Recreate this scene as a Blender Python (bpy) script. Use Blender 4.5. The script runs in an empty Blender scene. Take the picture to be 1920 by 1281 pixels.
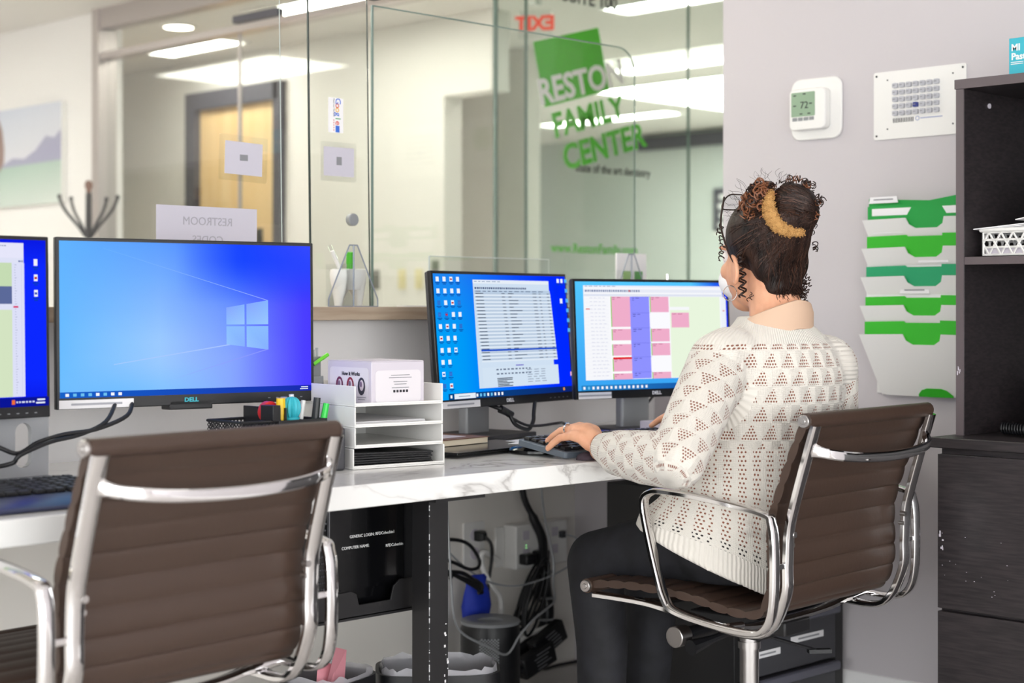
import bpy, bmesh, math, random
from mathutils import Vector as V, Matrix as M, noise
R_ = random.Random(7)
PI = math.pi
S = bpy.context.scene
COL = S.collection
D = bpy.data
# ------------------------------------------------------------------ camera, world, exposure
cam = D.cameras.new('camera'); co = D.objects.new('camera', cam); COL.objects.link(co)
co.location = (0, 0, 1.06); co.rotation_euler = (PI/2, 0, math.radians(44.8-90))
cam.sensor_width = 36; cam.lens = 3100/1920*36; cam.shift_y = -65.5/1920
cam.clip_start = .05; cam.clip_end = 60
cam.dof.use_dof = True; cam.dof.focus_distance = 3.45; cam.dof.aperture_fstop = 3.2
S.camera = co
S.view_settings.view_transform = 'Standard'; S.view_settings.look = 'None'
S.view_settings.gamma = 1; S.view_settings.use_curve_mapping = False
S.view_settings.exposure = 0.0
SKY = 8.0   # overcast daylight for the added, unseen office windows
w = D.worlds.new('world'); S.world = w; w.use_nodes = True
w.node_tree.nodes['Background'].inputs[0].default_value = (.95, .97, 1, 1)
w.node_tree.nodes['Background'].inputs[1].default_value = SKY
LIGHT_OFFICE, LIGHT_LOBBY, LIGHT_DOWN = 1.3, 16.0, 13.0

# ------------------------------------------------------------------ materials
def lin(c):
    if isinstance(c, str):
        c = [int(c[i:i+2], 16)/255 for i in (1, 3, 5)]
    return tuple(x/12.92 if x <= .04045 else ((x+.055)/1.055)**2.4 for x in c)
def mat(name, col, rough=.5, metal=0., spec=.5, emit=None, es=0, coat=0, alpha=1):
    m = D.materials.new(name); m.use_nodes = True
    b = m.node_tree.nodes['Principled BSDF']
    b.inputs['Base Color'].default_value = (*lin(col), 1)
    b.inputs['Roughness'].default_value = rough; b.inputs['Metallic'].default_value = metal
    b.inputs['Specular IOR Level'].default_value = spec
    if coat: b.inputs['Coat Weight'].default_value = coat; b.inputs['Coat Roughness'].default_value = .1
    if emit:
        b.inputs['Emission Color'].default_value = (*lin(emit), 1); b.inputs['Emission Strength'].default_value = es
    return m
def nd(m, t, **kw):
    n = m.node_tree.nodes.new(t)
    for k, v in kw.items():
        if hasattr(n, k): setattr(n, k, v)
    return n
def lk(m, a, b): m.node_tree.links.new(a, b)
def bsdf(m): return m.node_tree.nodes['Principled BSDF']
def add_bump(m, scale, strength, dist=.002, detail=3, stretch=None):
    n = nd(m, 'ShaderNodeTexNoise'); n.inputs['Scale'].default_value = scale; n.inputs['Detail'].default_value = detail
    tc = nd(m, 'ShaderNodeTexCoord'); src = tc.outputs['Object']
    if stretch:
        mp = nd(m, 'ShaderNodeMapping'); mp.inputs['Scale'].default_value = stretch; lk(m, src, mp.inputs[0]); src = mp.outputs[0]
    lk(m, src, n.inputs['Vector'])
    b = nd(m, 'ShaderNodeBump'); b.inputs['Strength'].default_value = strength; b.inputs['Distance'].default_value = dist
    lk(m, n.outputs[0], b.inputs['Height']); lk(m, b.outputs[0], bsdf(m).inputs['Normal'])
    return n
def noise_col(m, scale, c0, c1, p0=.35, p1=.65, detail=4, stretch=None, dist=0):
    n = nd(m, 'ShaderNodeTexNoise'); n.inputs['Scale'].default_value = scale; n.inputs['Detail'].default_value = detail
    n.inputs['Distortion'].default_value = dist
    tc = nd(m, 'ShaderNodeTexCoord'); src = tc.outputs['Object']
    if stretch:
        mp = nd(m, 'ShaderNodeMapping'); mp.inputs['Scale'].default_value = stretch; lk(m, src, mp.inputs[0]); src = mp.outputs[0]
    lk(m, src, n.inputs['Vector'])
    r = nd(m, 'ShaderNodeValToRGB'); e = r.color_ramp.elements
    e[0].position = p0; e[0].color = (*lin(c0), 1); e[1].position = p1; e[1].color = (*lin(c1), 1)
    lk(m, n.outputs[0], r.inputs[0]); lk(m, r.outputs[0], bsdf(m).inputs['Base Color'])
    return m
def glass(name, tint, refl=1.0, ior=1.5):
    m = D.materials.new(name); m.use_nodes = True; nt = m.node_tree; nt.nodes.clear()
    o = nt.nodes.new('ShaderNodeOutputMaterial'); mx = nt.nodes.new('ShaderNodeMixShader')
    t = nt.nodes.new('ShaderNodeBsdfTransparent'); t.inputs[0].default_value = (*tint, 1)
    g = nt.nodes.new('ShaderNodeBsdfGlossy'); g.inputs['Roughness'].default_value = .01
    # Schlick reflectance from the facing angle, the same from both sides of a thin sheet
    fr = nt.nodes.new('ShaderNodeLayerWeight'); fr.inputs['Blend'].default_value = .5
    pw = nt.nodes.new('ShaderNodeMath'); pw.operation = 'POWER'; pw.inputs[1].default_value = 5
    mu = nt.nodes.new('ShaderNodeMath'); mu.operation = 'MULTIPLY_ADD'; mu.inputs[1].default_value = .9; mu.inputs[2].default_value = .04*refl
    nt.links.new(fr.outputs['Facing'], pw.inputs[0]); nt.links.new(pw.outputs[0], mu.inputs[0]); nt.links.new(mu.outputs[0], mx.inputs[0])
    nt.links.new(t.outputs[0], mx.inputs[1]); nt.links.new(g.outputs[0], mx.inputs[2]); nt.links.new(mx.outputs[0], o.inputs[0])
    return m
def emitter(name, col, s):
    m = D.materials.new(name); m.use_nodes = True; nt = m.node_tree; nt.nodes.clear()
    o = nt.nodes.new('ShaderNodeOutputMaterial'); e = nt.nodes.new('ShaderNodeEmission')
    e.inputs[0].default_value = (*lin(col), 1); e.inputs[1].default_value = s; nt.links.new(e.outputs[0], o.inputs[0])
    return m
MT = {}
MT['wall_r'] = mat('paint_grey', '#c9c3c6', .6); add_bump(MT['wall_r'], 180, .05, .001)
MT['wall_w'] = mat('paint_white', '#f1eeee', .55)
MT['wall_beige'] = mat('paint_cream', '#ebe8e3', .6)
MT['wall_green'] = mat('paint_sage', '#bcc3c0', .6)
MT['wall_under'] = mat('paint_offwhite', '#f1ece5', .6)
MT['ceil'] = mat('ceiling_paint', '#e6dcd6', .7)
MT['ceil_l'] = mat('ceiling_lobby', '#dedad6', .7)
MT['floor'] = noise_col(mat('floor_vinyl', '#cfc9c4', .35), 3, '#e6e2de', '#d6d1cc')
MT['carpet'] = mat('carpet', '#a39c92', .9)
MT['base'] = mat('trim_white', '#f4f2f2', .4)
MT['steel'] = mat('brushed_steel', '#b9b0ae', .35, .6)
MT['dkframe'] = mat('door_frame_grey', '#4b4a55', .5)
MT['door'] = noise_col(mat('maple', '#f0cd96', .45), 2, '#f3d3a0', '#e9c288', stretch=(6, 6, .4))
MT['ledge'] = noise_col(mat('ledge_laminate', '#b7a48f', .45), 4, '#bfae9b', '#a8937e', stretch=(1, 14, 14))
MT['chrome'] = mat('chrome', '#dedcdc', .06, 1)
MT['satin'] = mat('satin_metal', '#b8b4b2', .28, 1)
MT['leather'] = mat('brown_leather', '#45342b', .42, 0, .5); add_bump(MT['leather'], 90, .25, .001)
MT['black'] = mat('black_plastic', '#17171a', .4)
MT['blackgloss'] = mat('black_gloss', '#0c0c0e', .15)
MT['dgrey'] = mat('dark_grey_plastic', '#3b3b40', .45)
MT['slate_case'] = mat('slate_case', '#5b646e', .4)
MT['grey'] = mat('grey_plastic', '#8d8f92', .4)
MT['stand'] = mat('stand_silver', '#a9abae', .38, .3)
MT['white'] = mat('white_plastic', '#eeece9', .35)
MT['paper'] = mat('paper', '#f2f0f2', .7)
MT['card'] = mat('white_card', '#d3ccd6', .6)
MT['tint'] = mat('backlit_paper', '#c9c5d1', .7)  # white paper with its backlit shade put into the colour
MT['cardpanel'] = mat('printed_panel', '#e2dde2', .6)
MT['blackmetal'] = mat('black_metal', '#1b1a1c', .5); 
MT['wenge'] = noise_col(mat('wenge', '#332d2e', .45), 5, '#201c1e', '#332c2e', stretch=(12, 3, 40))
MT['wenge_edge'] = mat('wenge_edge', '#5d5356', .4)
MT['wenge_in'] = mat('wenge_inside', '#17151a', .55)
MT['green1'] = mat('green_folder', '#10a040', .6)
MT['green2'] = mat('lime_folder', '#2eb81c', .6)
MT['green3'] = mat('teal_folder', '#15a068', .6)
MT['limepen'] = mat('lime_pen', '#62c52a', .35)
MT['green'] = mat('highlighter_green', '#28d048', .35)
MT['yellow'] = mat('yellow_marker', '#f2c81e', .35)
MT['teal'] = mat('teal_rubber', '#35b4c4', .45)
MT['red'] = mat('red_plastic', '#c9232b', .3)
MT['blue'] = mat('blue_cloth', '#1634b4', .6)
MT['navy'] = mat('navy_plastic', '#242a4a', .3)
MT['purple'] = mat('wrist_rest_plum', '#40333d', .8)
MT['pink'] = mat('pink_paper', '#e79aa6', .7)
MT['brown'] = mat('brown_cover', '#7a5646', .5)
MT['skin'] = noise_col(mat('skin', '#dfa685', .5), 30, '#e2aa89', '#d99c7b'); bsdf(MT['skin']).inputs['Subsurface Weight'].default_value = .08
bsdf(MT['skin']).inputs['Subsurface Radius'].default_value = (.01, .004, .002)
MT['hair'] = noise_col(mat('dark_brown_hair', '#1c1412', .5, 0, .25), 60, '#120c0b', '#3d2a22', .3, .75, stretch=(1, 1, .25)); add_bump(MT['hair'], 150, .7, .003, 2, (1, 1, .12))
MT['auburn'] = mat('auburn_hair', '#824f32', .45)
MT['strand'] = mat('brown_strand', '#4b3126', .45, 0, .35)
MT['curl'] = mat('dark_curl', '#2c1b15', .45, 0, .3)
MT['scrunchie'] = mat('tan_scrunchie', '#c9985a', .9); add_bump(MT['scrunchie'], 260, 1, .006)
MT['trousers'] = noise_col(mat('black_trousers', '#1b1b20', .75), 25, '#18181c', '#232329')
MT['collar'] = mat('beige_collar', '#d2b198', .7)
MT['lcd'] = mat('lcd', '#8fa98d', .3)
MT['btn'] = mat('key_button', '#bcbcc4', .35)
MT['acrylic'] = glass('acrylic', (.97, .98, .98), 1.1)
MT['glass'] = glass('partition_glass', (.97, .98, .97), 1.15)
MT['glass_g'] = glass('entrance_glass', (.87, .915, .895), 1.2)
MT['glass_edge'] = mat('glass_edge', '#71857e', .15)
MT['edge_light'] = mat('acrylic_edge', '#c9d3d3', .1)
MT['edge_dark'] = mat('glass_edge_dark', '#39423f', .2)
MT['easel_edge'] = mat('easel_edge', '#8d94a2', .2)
MT['cream'] = mat('cream_plate', '#e6dcae', .5)
MT['greyplate'] = mat('grey_plate', '#77766f', .5)
MT['inkpale'] = mat('ink_pale', '#a9a6b0', .6)
MT['liner'] = mat('bin_liner', '#d6d4da', .25); bsdf(MT['liner']).inputs['Alpha'].default_value = .42
MT['screenbody'] = mat('bezel_black', '#121215', .35)
MT['ink'] = mat('ink', '#2a2a30', .6)
MT['inkgrey'] = mat('ink_grey', '#8b8b90', .6)
MT['inkwhite'] = mat('ink_white', '#f2f2f2', .5)
MT['logo_green'] = mat('vinyl_green', '#4fbf2a', .5)
MT['marble'] = None
def marble():
    m = mat('white_marble', '#ececea', .16, 0, .5)
    tc = nd(m, 'ShaderNodeTexCoord'); mp = nd(m, 'ShaderNodeMapping'); mp.inputs['Rotation'].default_value = (.3, .2, .7)
    mp.inputs['Scale'].default_value = (1, 1.6, 1); lk(m, tc.outputs['Object'], mp.inputs[0])
    n1 = nd(m, 'ShaderNodeTexNoise'); n1.inputs['Scale'].default_value = 2.4; n1.inputs['Detail'].default_value = 6; n1.inputs['Distortion'].default_value = 1.4
    lk(m, mp.outputs[0], n1.inputs['Vector'])
    a = nd(m, 'ShaderNodeMath', operation='SUBTRACT'); a.inputs[1].default_value = .5; lk(m, n1.outputs[0], a.inputs[0])
    b = nd(m, 'ShaderNodeMath', operation='ABSOLUTE'); lk(m, a.outputs[0], b.inputs[0])
    r = nd(m, 'ShaderNodeValToRGB'); e = r.color_ramp.elements
    e[0].position = 0; e[0].color = (*lin('#bdbab8'), 1); e[1].position = .028; e[1].color = (*lin('#efeeec'), 1)
    x = e.new(.008); x.color = (*lin('#dddbd9'), 1)
    lk(m, b.outputs[0], r.inputs[0]); 
    n2 = nd(m, 'ShaderNodeTexNoise'); n2.inputs['Scale'].default_value = 1.8; lk(m, mp.outputs[0], n2.inputs['Vector'])
    r2 = nd(m, 'ShaderNodeValToRGB'); r2.color_ramp.elements[0].position = .42; r2.color_ramp.elements[1].position = .6
    lk(m, n2.outputs[0], r2.inputs[0])
    mx = nd(m, 'ShaderNodeMix', data_type='RGBA'); lk(m, r2.outputs[0], mx.inputs[0]); mx.inputs[6].default_value = (*lin('#eeedeb'), 1)
    lk(m, r.outputs[0], mx.inputs[7]); lk(m, mx.outputs[2], bsdf(m).inputs['Base Color'])
    return m
MT['marble'] = marble()

# ------------------------------------------------------------------ mesh building helpers
class MB:
    def __init__(s): s.v = []; s.f = []; s.m = []; s.mi = 0
    def add(s, vs, fs):
        b = len(s.v); s.v += [tuple(p) for p in vs]
        for f in fs: s.f.append(tuple(i+b for i in f)); s.m.append(s.mi)
        return s
    def use(s, i): s.mi = i; return s
    def box(s, c, d, rot=None):
        c = V(c); h = V(d)/2; vs = []
        for x in (-1, 1):
            for y in (-1, 1):
                for z in (-1, 1):
                    p = V((x*h.x, y*h.y, z*h.z))
                    if rot is not None: p = rot @ p
                    vs.append(c+p)
        return s.add(vs, [(0, 1, 3, 2), (4, 6, 7, 5), (0, 4, 5, 1), (2, 3, 7, 6), (0, 2, 6, 4), (1, 5, 7, 3)])
    def span(s, a, b):
        return s.box([(a[i]+b[i])/2 for i in range(3)], [abs(b[i]-a[i]) for i in range(3)])
    def ring(s, c, x, y, rx, ry, n):
        return [c + x*(rx*math.cos(2*PI*i/n)) + y*(ry*math.sin(2*PI*i/n)) for i in range(n)]
    def loft(s, rings, caps=True, closed=False):
        n = len(rings[0]); vs = [p for r in rings for p in r]; fs = []; k = len(rings)
        for i in range(k if closed else k-1):
            j = (i+1) % k
            for q in range(n): fs.append((i*n+q, i*n+(q+1) % n, j*n+(q+1) % n, j*n+q))
        if caps and not closed: fs += [tuple(range(n))[::-1], tuple(range((k-1)*n, k*n))]
        return s.add(vs, fs)
    def cyl(s, a, b, r0, r1=None, n=16):
        a = V(a); b = V(b); r1 = r0 if r1 is None else r1; d = (b-a).normalized()
        x = d.orthogonal().normalized(); y = d.cross(x)
        return s.loft([s.ring(a, x, y, r0, r0, n), s.ring(b, x, y, r1, r1, n)])
    def tube(s, pts, r, n=8, closed=False, flat=None):
        pts = [V(p) for p in pts]; k = len(pts); rs = r if isinstance(r, (list, tuple)) else [r]*k
        t0 = (pts[1]-pts[0]).normalized(); x = t0.orthogonal().normalized(); rings = []
        for i, p in enumerate(pts):
            if closed: t = pts[(i+1) % k]-pts[i-1]
            else: t = pts[min(i+1, k-1)]-pts[max(i-1, 0)]
            if t.length < 1e-9: t = t0
            t.normalize(); x = (x - t*x.dot(t))
            if x.length < 1e-6: x = t.orthogonal()
            x.normalize(); y = t.cross(x); rings.append(s.ring(p, x, y, rs[i], rs[i], n))
        return s.loft(rings, True, closed)
    def sweep(s, pts, binormal, w, t, closed=False, n=10, pw=.6):
        """rounded band: width w along the binormal, thickness t across it"""
        pts = [V(p) for p in pts]; k = len(pts); B = V(binormal).normalized(); rings = []
        for i, p in enumerate(pts):
            d = (pts[(i+1) % k]-pts[i-1]) if closed else (pts[min(i+1, k-1)]-pts[max(i-1, 0)])
            d.normalize(); bn = (B-d*B.dot(d)).normalized(); nn = d.cross(bn); rg = []
            for q in range(n):
                a = 2*PI*(q+.5)/n; c, si = math.cos(a), math.sin(a)
                wi = w[i] if isinstance(w, list) else w; ti = t[i] if isinstance(t, list) else t
                rg.append(p + bn*(wi/2*math.copysign(abs(c)**pw, c)) + nn*(ti/2*math.copysign(abs(si)**pw, si)))
            rings.append(rg)
        return s.loft(rings, True, closed)
    def lathe(s, prof, c=(0, 0, 0), n=24, mx=None):
        c = V(c); rings = []
        cap = prof[0] != prof[-1]
        for r, z in prof:
            rg = [V((r*math.cos(2*PI*i/n), r*math.sin(2*PI*i/n), z)) for i in range(n)]
            rings.append([(mx @ p if mx is not None else p)+c for p in rg])
        return s.loft(rings, cap)
    def sphere(s, c, r, n=16, rot=None):
        c = V(c); r = V((r, r, r)) if isinstance(r, (int, float)) else V(r); rings = []; h = n//2
        for i in range(h+1):
            a = PI*(i+.02*(i == 0)-.02*(i == h))/h
            rg = []
            for j in range(n):
                p = V((r.x*math.sin(a)*math.cos(2*PI*j/n), r.y*math.sin(a)*math.sin(2*PI*j/n), r.z*math.cos(a)))
                rg.append(c+(rot @ p if rot is not None else p))
            rings.append(rg)
        return s.loft(rings)
    def prism(s, poly, mx, depth):
        """poly in the xy plane of mx, pushed along its +z by depth"""
        n = len(poly); a = [mx @ V((x, y, 0)) for x, y in poly]; b = [mx @ V((x, y, depth)) for x, y in poly]
        return s.add(a+b, [tuple(range(n))[::-1], tuple(range(n, 2*n))]+[(i, (i+1) % n, n+(i+1) % n, n+i) for i in range(n)])
    def quad(s, a, b, c, d): return s.add([a, b, c, d], [(0, 1, 2, 3)])
    def build(s, name, mats, parent=None, smooth=True, bevel=0, loc=None, mx=None, ang=35, seg=2):
        me = D.meshes.new(name); me.from_pydata(s.v, [], s.f)
        for m in (mats if isinstance(mats, (list, tuple)) else [mats]): me.materials.append(m)
        bm = bmesh.new(); bm.from_mesh(me); 
        for i, f in enumerate(bm.faces): f.material_index = s.m[i]
        bmesh.ops.recalc_face_normals(bm, faces=bm.faces[:]); bm.to_mesh(me); bm.free()
        if smooth:
            me.polygons.foreach_set('use_smooth', [True]*len(me.polygons)); me.set_sharp_from_angle(angle=math.radians(ang))
        o = D.objects.new(name, me); COL.objects.link(o)
        if parent is not None: o.parent = parent
        if mx is not None: o.matrix_basis = mx
        elif loc is not None: o.location = loc
        if bevel:
            b = o.modifiers.new('bevel', 'BEVEL'); b.width = bevel; b.segments = seg; b.limit_method = 'ANGLE'; b.angle_limit = math.radians(40)
        return o
def rrect(w, h, r, n=5, cx=0, cy=0):
    out = []
    for qx, qy, a0 in ((1, 1, 0), (-1, 1, 90), (-1, -1, 180), (1, -1, 270)):
        for i in range(n+1):
            a = math.radians(a0+90*i/n); out.append((cx+qx*(w/2-r)+r*math.cos(a), cy+qy*(h/2-r)+r*math.sin(a)))
    return out
def frame(o, r, u):
    r = V(r).normalized(); u = V(u).normalized(); n = r.cross(u); o = V(o)
    return M(((r.x, u.x, n.x, o.x), (r.y, u.y, n.y, o.y), (r.z, u.z, n.z, o.z), (0, 0, 0, 1)))
def smoothpath(pts, n=6, closed=False):
    pts = [V(p) for p in pts]; k = len(pts); out = []
    for i in range(k if closed else k-1):
        g = (lambda j: pts[j % k]) if closed else (lambda j: pts[max(0, min(k-1, j))])
        p0, p1, p2, p3 = g(i-1), g(i), g(i+1), g(i+2)
        for q in range(n):
            t = q/n; out.append(.5*((2*p1)+(p2-p0)*t+(2*p0-5*p1+4*p2-p3)*t*t+(3*p1-p0-3*p2+p3)*t**3))
    if not closed: out.append(pts[-1])
    return out
def tag(o, label=None, cat=None, group=None, kind=None):
    if label: o['label'] = label
    if cat: o['category'] = cat
    if group: o['group'] = group
    if kind: o['kind'] = kind
    return o
def thing(name, label, cat, loc=(0, 0, 0), rz=0, group=None):
    o = D.objects.new(name, None); COL.objects.link(o); o.location = loc; o.rotation_euler = (0, 0, rz); o.empty_display_size = .05
    return tag(o, label, cat, group)
def text(s, size, m, parent, mx, align='CENTER', name='lettering', ext=.0003, bold=0, sx=1, mirror=False):
    c = D.curves.new(name, 'FONT'); c.body = s; c.size = size; c.align_x = align; c.align_y = 'CENTER'; c.extrude = ext; c.offset = bold
    c.resolution_u = 3
    t = D.objects.new('tmp', c); COL.objects.link(t)
    dg = bpy.context.evaluated_depsgraph_get(); me = D.meshes.new_from_object(t.evaluated_get(dg)); D.objects.remove(t); D.curves.remove(c)
    me.materials.clear(); me.materials.append(m); me.name = name
    o = D.objects.new(name, me); COL.objects.link(o); o.parent = parent
    o.matrix_basis = mx @ M.Diagonal((-sx if mirror else sx, 1, 1, 1))
    return o
def copy_tree(o, parent=None):
    c = o.copy(); COL.objects.link(c)
    if parent is not None: c.parent = parent
    for ch in list(o.children): copy_tree(ch, c)
    return c
def struct(mb, name, m, **kw):
    o = mb.build(name, m, **kw); o['kind'] = 'structure'; return o
# ================================================================== SETTING
struct(MB().span((-6, -6.6, -.06), (11, 11, 0)), 'floor', MT['floor'])
struct(MB().span((3.65, -6.6, 0), (3.77, 2.803, 2.6)), 'wall_right', MT['wall_r'])
struct(MB().span((3.65, 2.803, 0), (3.77, 3.36, 1.027)), 'wall_right_lower', MT['wall_r'])
wb = MB().span((-6, 3.36, 0), (3.77, 3.42, .70)); wb.use(1).span((-6, 3.05, .7), (3.65, 3.42, 1.027)).span((3.77, 3.05, 0), (4.0, 3.42, 1.027))
struct(wb, 'wall_back', [MT['wall_under'], MT['wall_w']])
struct(MB().span((-6, -6.6, 2.6), (3.77, 3.3, 2.68)), 'ceiling', MT['wall_w'])
struct(MB().span((-6, 3.3, 2.5), (11, 11, 2.6)), 'ceiling_lobby', MT['ceil_l'])
struct(MB().span((3.77, -6.6, 2.5), (11, 3.3, 2.6)), 'ceiling_hall', MT['ceil_l'])
struct(MB().span((-6.1, -6.6, 0), (-6, -6, 2.6)).span((-6.1, 2.2, 0), (-6, 11, 2.6)).span((-6.1, -6, 0), (-6, 2.2, .08)).span((-6.1, -6, 2.5), (-6, 2.2, 2.6)), 'wall_side', MT['wall_w'])
w4 = struct(MB().span((-6.08, -6, .08), (-6.02, 2.2, .12)).span((-6.08, -6, 2.46), (-6.02, 2.2, 2.5)), 'added_window_side', MT['steel'])  # unseen side windows, added to brighten the right wall
for i in range(6): MB().span((-6.08, -6+i*1.632, .12), (-6.02, -5.96+i*1.632, 2.46)).build('mullion', MT['steel'], w4, smooth=False)
for i in range(5): MB().span((-6.053, -5.96+i*1.632, .12), (-6.047, -4.368+i*1.632, 2.46)).build('pane', MT['glass'], w4, smooth=False)
pl2 = D.lights.new('added_window_portal', 'AREA'); pl2.shape = 'RECTANGLE'; pl2.size = 8.2; pl2.size_y = 2.4; pl2.cycles.is_portal = True
pq_ = D.objects.new('added_window_portal', pl2); COL.objects.link(pq_); pq_.location = (-6.12, -1.9, 1.3); pq_.rotation_euler = (PI/2, 0, -PI/2)
struct(MB().span((-6, -6.6, 0), (-5.2, -6.5, 2.6)).span((3.0, -6.6, 0), (11, -6.5, 2.6)).span((-5.2, -6.6, 0), (3.0, -6.5, .08)).span((-5.2, -6.6, 2.5), (3.0, -6.5, 2.6)), 'wall_front', MT['wall_w'])
w3 = struct(MB().span((-5.2, -6.58, .08), (3.0, -6.52, .12)).span((-5.2, -6.58, 2.46), (3.0, -6.52, 2.5)), 'added_window_front', MT['steel'])  # unseen windows behind the camera, added to send daylight under the desk
for i in range(6): MB().span((-5.2+i*1.632, -6.58, .12), (-5.16+i*1.632, -6.52, 2.46)).build('mullion', MT['steel'], w3, smooth=False)
for i in range(5): MB().span((-5.16+i*1.632, -6.553, .12), (-3.568+i*1.632, -6.547, 2.46)).build('pane', MT['glass'], w3, smooth=False)
pl_ = D.lights.new('added_window_portal', 'AREA'); pl_.shape = 'RECTANGLE'; pl_.size = 8.2; pl_.size_y = 2.4; pl_.cycles.is_portal = True
po_ = D.objects.new('added_window_portal', pl_); COL.objects.link(po_); po_.location = (-1.1, -6.62, 1.3); po_.rotation_euler = (PI/2, 0, 0)
struct(MB().span((4.3, 7.09, 0), (4.42, 11, 2.5)), 'wall_left', MT['wall_w'])
struct(MB().span((-6, 10.9, 0), (11, 11, 2.5)), 'wall_far', MT['wall_beige'])
wc = MB().span((5.6, 8.237, 0), (5.72, 11, 2.5)).span((5.6, 6.036, 0), (5.72, 7.30, 2.5)).span((5.6, 7.30, 2.31), (5.72, 8.237, 2.5))
wc.span((5.6, 5.7, 2.108), (5.72, 6.036, 2.5)).span((6.6, 6.45, 0), (6.72, 7.6, 2.5)).span((5.7, 7.2, 0), (6.6, 7.3, 2.3))
struct(wc, 'wall_corridor', MT['wall_beige'])
struct(MB().span((10.6, -6.6, 0), (10.72, 11, 2.5)), 'wall_hall', MT['wall_green'])
struct(MB().span((10.55, 3, 2.36), (10.6, 9, 2.47)), 'trim_1', MT['dkframe'])
bb = MB(); prof = [(0, 0), (-.016, 0), (-.016, .085), (-.011, .095), (-.011, .105), (-.004, .118), (0, .12)]
bb.prism(prof, M(((1, 0, 0, 3.65), (0, 0, 1, -3), (0, 1, 0, 0), (0, 0, 0, 1))), 5.803)
struct(bb, 'baseboard_right', MT['base'])
# storefront glazing (x = 4.3) with its steel rails, and the entrance glazing behind it
fr = MB().span((4.26, 4.36, 2.255), (4.34, 7.09, 2.285)).span((4.26, 4.36, 2.40), (4.34, 7.09, 2.425)).span((4.25, 7.03, 0), (4.35, 7.09, 2.5)).span((4.26, 4.36, 2.425), (4.34, 7.09, 2.5))
frame_o = struct(fr, 'window_1', MT['steel'])
def pane(name, a, b, m, parent, edge=None):
    o = MB().span(a, b).build(name, m, parent, smooth=False); return o
for y0, y1 in ((5.955, 7.03), (4.36, 5.945)): pane('pane', (4.296, y0, .01), (4.304, y1, 2.255), MT['glass'], frame_o)
pane('pane', (4.296, 4.36, 2.285), (4.304, 7.03, 2.40), MT['glass'], frame_o)
MB().span((4.294, 5.943, .01), (4.306, 5.957, 2.255)).build('seam', MT['steel'], frame_o)
MB().span((4.28, 5.66, 2.30), (4.32, 5.98, 2.335)).build('closer', MT['dkframe'], frame_o, bevel=.004)
w2 = struct(MB().span((4.292, 4.348, 0), (4.304, 4.360, 2.5)).span((4.456, 4.349, 0), (4.463, 4.359, 2.5)).span((5.428, 4.349, 0), (5.435, 4.359, 2.5)), 'window_2', MT['glass_edge'])
for x0, x1 in ((4.306, 4.452), (4.466, 5.425), (5.437, 8.2)): pane('pane', (x0, 4.350, .01), (x1, 4.358, 2.49), MT['glass_g'], w2)
# vinyl lettering on the entrance glass
def ev(x, z): return frame((x, 4.345, z), (1, 0, 0), (0, 0, 1))
sgn = thing('glass_lettering', 'green square logo with tilted clinic name lettering on the entrance glass', 'lettering', (4.9, 4.347, 1.2))
inv = M.Translation((-4.9, -4.347, -1.2)); til = M.Rotation(math.radians(15), 4, 'Z')
MB().prism([(-.19, -.085), (.19, -.085), (.19, .165), (-.19, .165)], inv @ ev(4.715, 1.95) @ til, .001).build('logo_square', MT['logo_green'], sgn, smooth=False)
for s, x, z, sz, m in (('RESTON', 4.76, 1.93, .135, 'inkwhite'), ('FAMILY', 4.80, 1.80, .13, 'logo_green'), ('CENTER', 4.895, 1.69, .135, 'logo_green')):
    text(s, sz, MT[m], sgn, inv @ ev(x, z) @ til @ M.Translation((0, 0, .002)), bold=.004)
text('state of the art dentistry', .045, MT['ink'], sgn, inv @ ev(4.95, 1.60), bold=.001)
text('www.RestonFamily.com', .052, MT['logo_green'], sgn, inv @ ev(4.84, 1.285), bold=.001)
text('SUITE 100', .075, MT['ink'], sgn, inv @ ev(4.81, 2.262), bold=.002)
# maple door in the corridor
d1 = struct(MB().span((5.60, 7.39, 0), (5.64, 8.15, 2.21)), 'door_1', MT['door'])
MB().span((5.56, 8.14, 0), (5.6, 8.24, 2.31)).span((5.56, 7.34, 2.21), (5.6, 8.14, 2.31)).span((5.56, 7.32, 0), (5.6, 7.39, 2.31)).build('door_frame', MT['dkframe'], d1, smooth=False)
MB().cyl((5.6, 7.56, 1.05), (5.54, 7.56, 1.05), .012).cyl((5.545, 7.57, 1.05), (5.545, 7.69, 1.05), .01).build('door_handle', MT['satin'], d1)
MB().span((5.585, 7.53, 1.40), (5.6, 7.58, 1.50)).build('reader', MT['black'], d1, bevel=.004)
# counter ledge
lg = tag(MB().span((-2.5, 2.98, 1.028), (3.95, 3.42, 1.0595)).build('counter_ledge', MT['ledge'], bevel=.002),
    'long taupe laminate counter ledge capping the partition behind the monitors', 'ledge')
# partition glass standing on the ledge
def gpane(label, x0, x1, z0, z1, y=3.12, lean=0, r=0, m='glass', edgem='glass_edge', cat='glass panel', group=None, ew=.0035):
    t = thing('privacy_glass', label, cat, (x0, y, z0), 0, group)
    W, Hh = x1-x0, z1-z0; pts = [(0, 0), (W, 0)]
    if r: pts += [(W-r+r*math.cos(a), Hh-r+r*math.sin(a)) for a in [PI/2*i/8 for i in range(9)]] + [(lean, Hh)]
    else: pts += [(W+lean, Hh), (lean, Hh)]
    fm = M(((1, 0, 0, 0), (0, 0, -1, .004), (0, 1, 0, 0), (0, 0, 0, 1)))
    MB().prism(pts, fm, .008).build('pane', MT[m], t, smooth=False)
    e = MB(); e.tube([fm @ V((*p, .004)) for p in (pts[-1], pts[0])], ew, 4); 
    e.tube([fm @ V((*p, .004)) for p in pts[1:]], ew*.6, 4); e.build('edge', MT[edgem], t, smooth=False)
    return t
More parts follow.
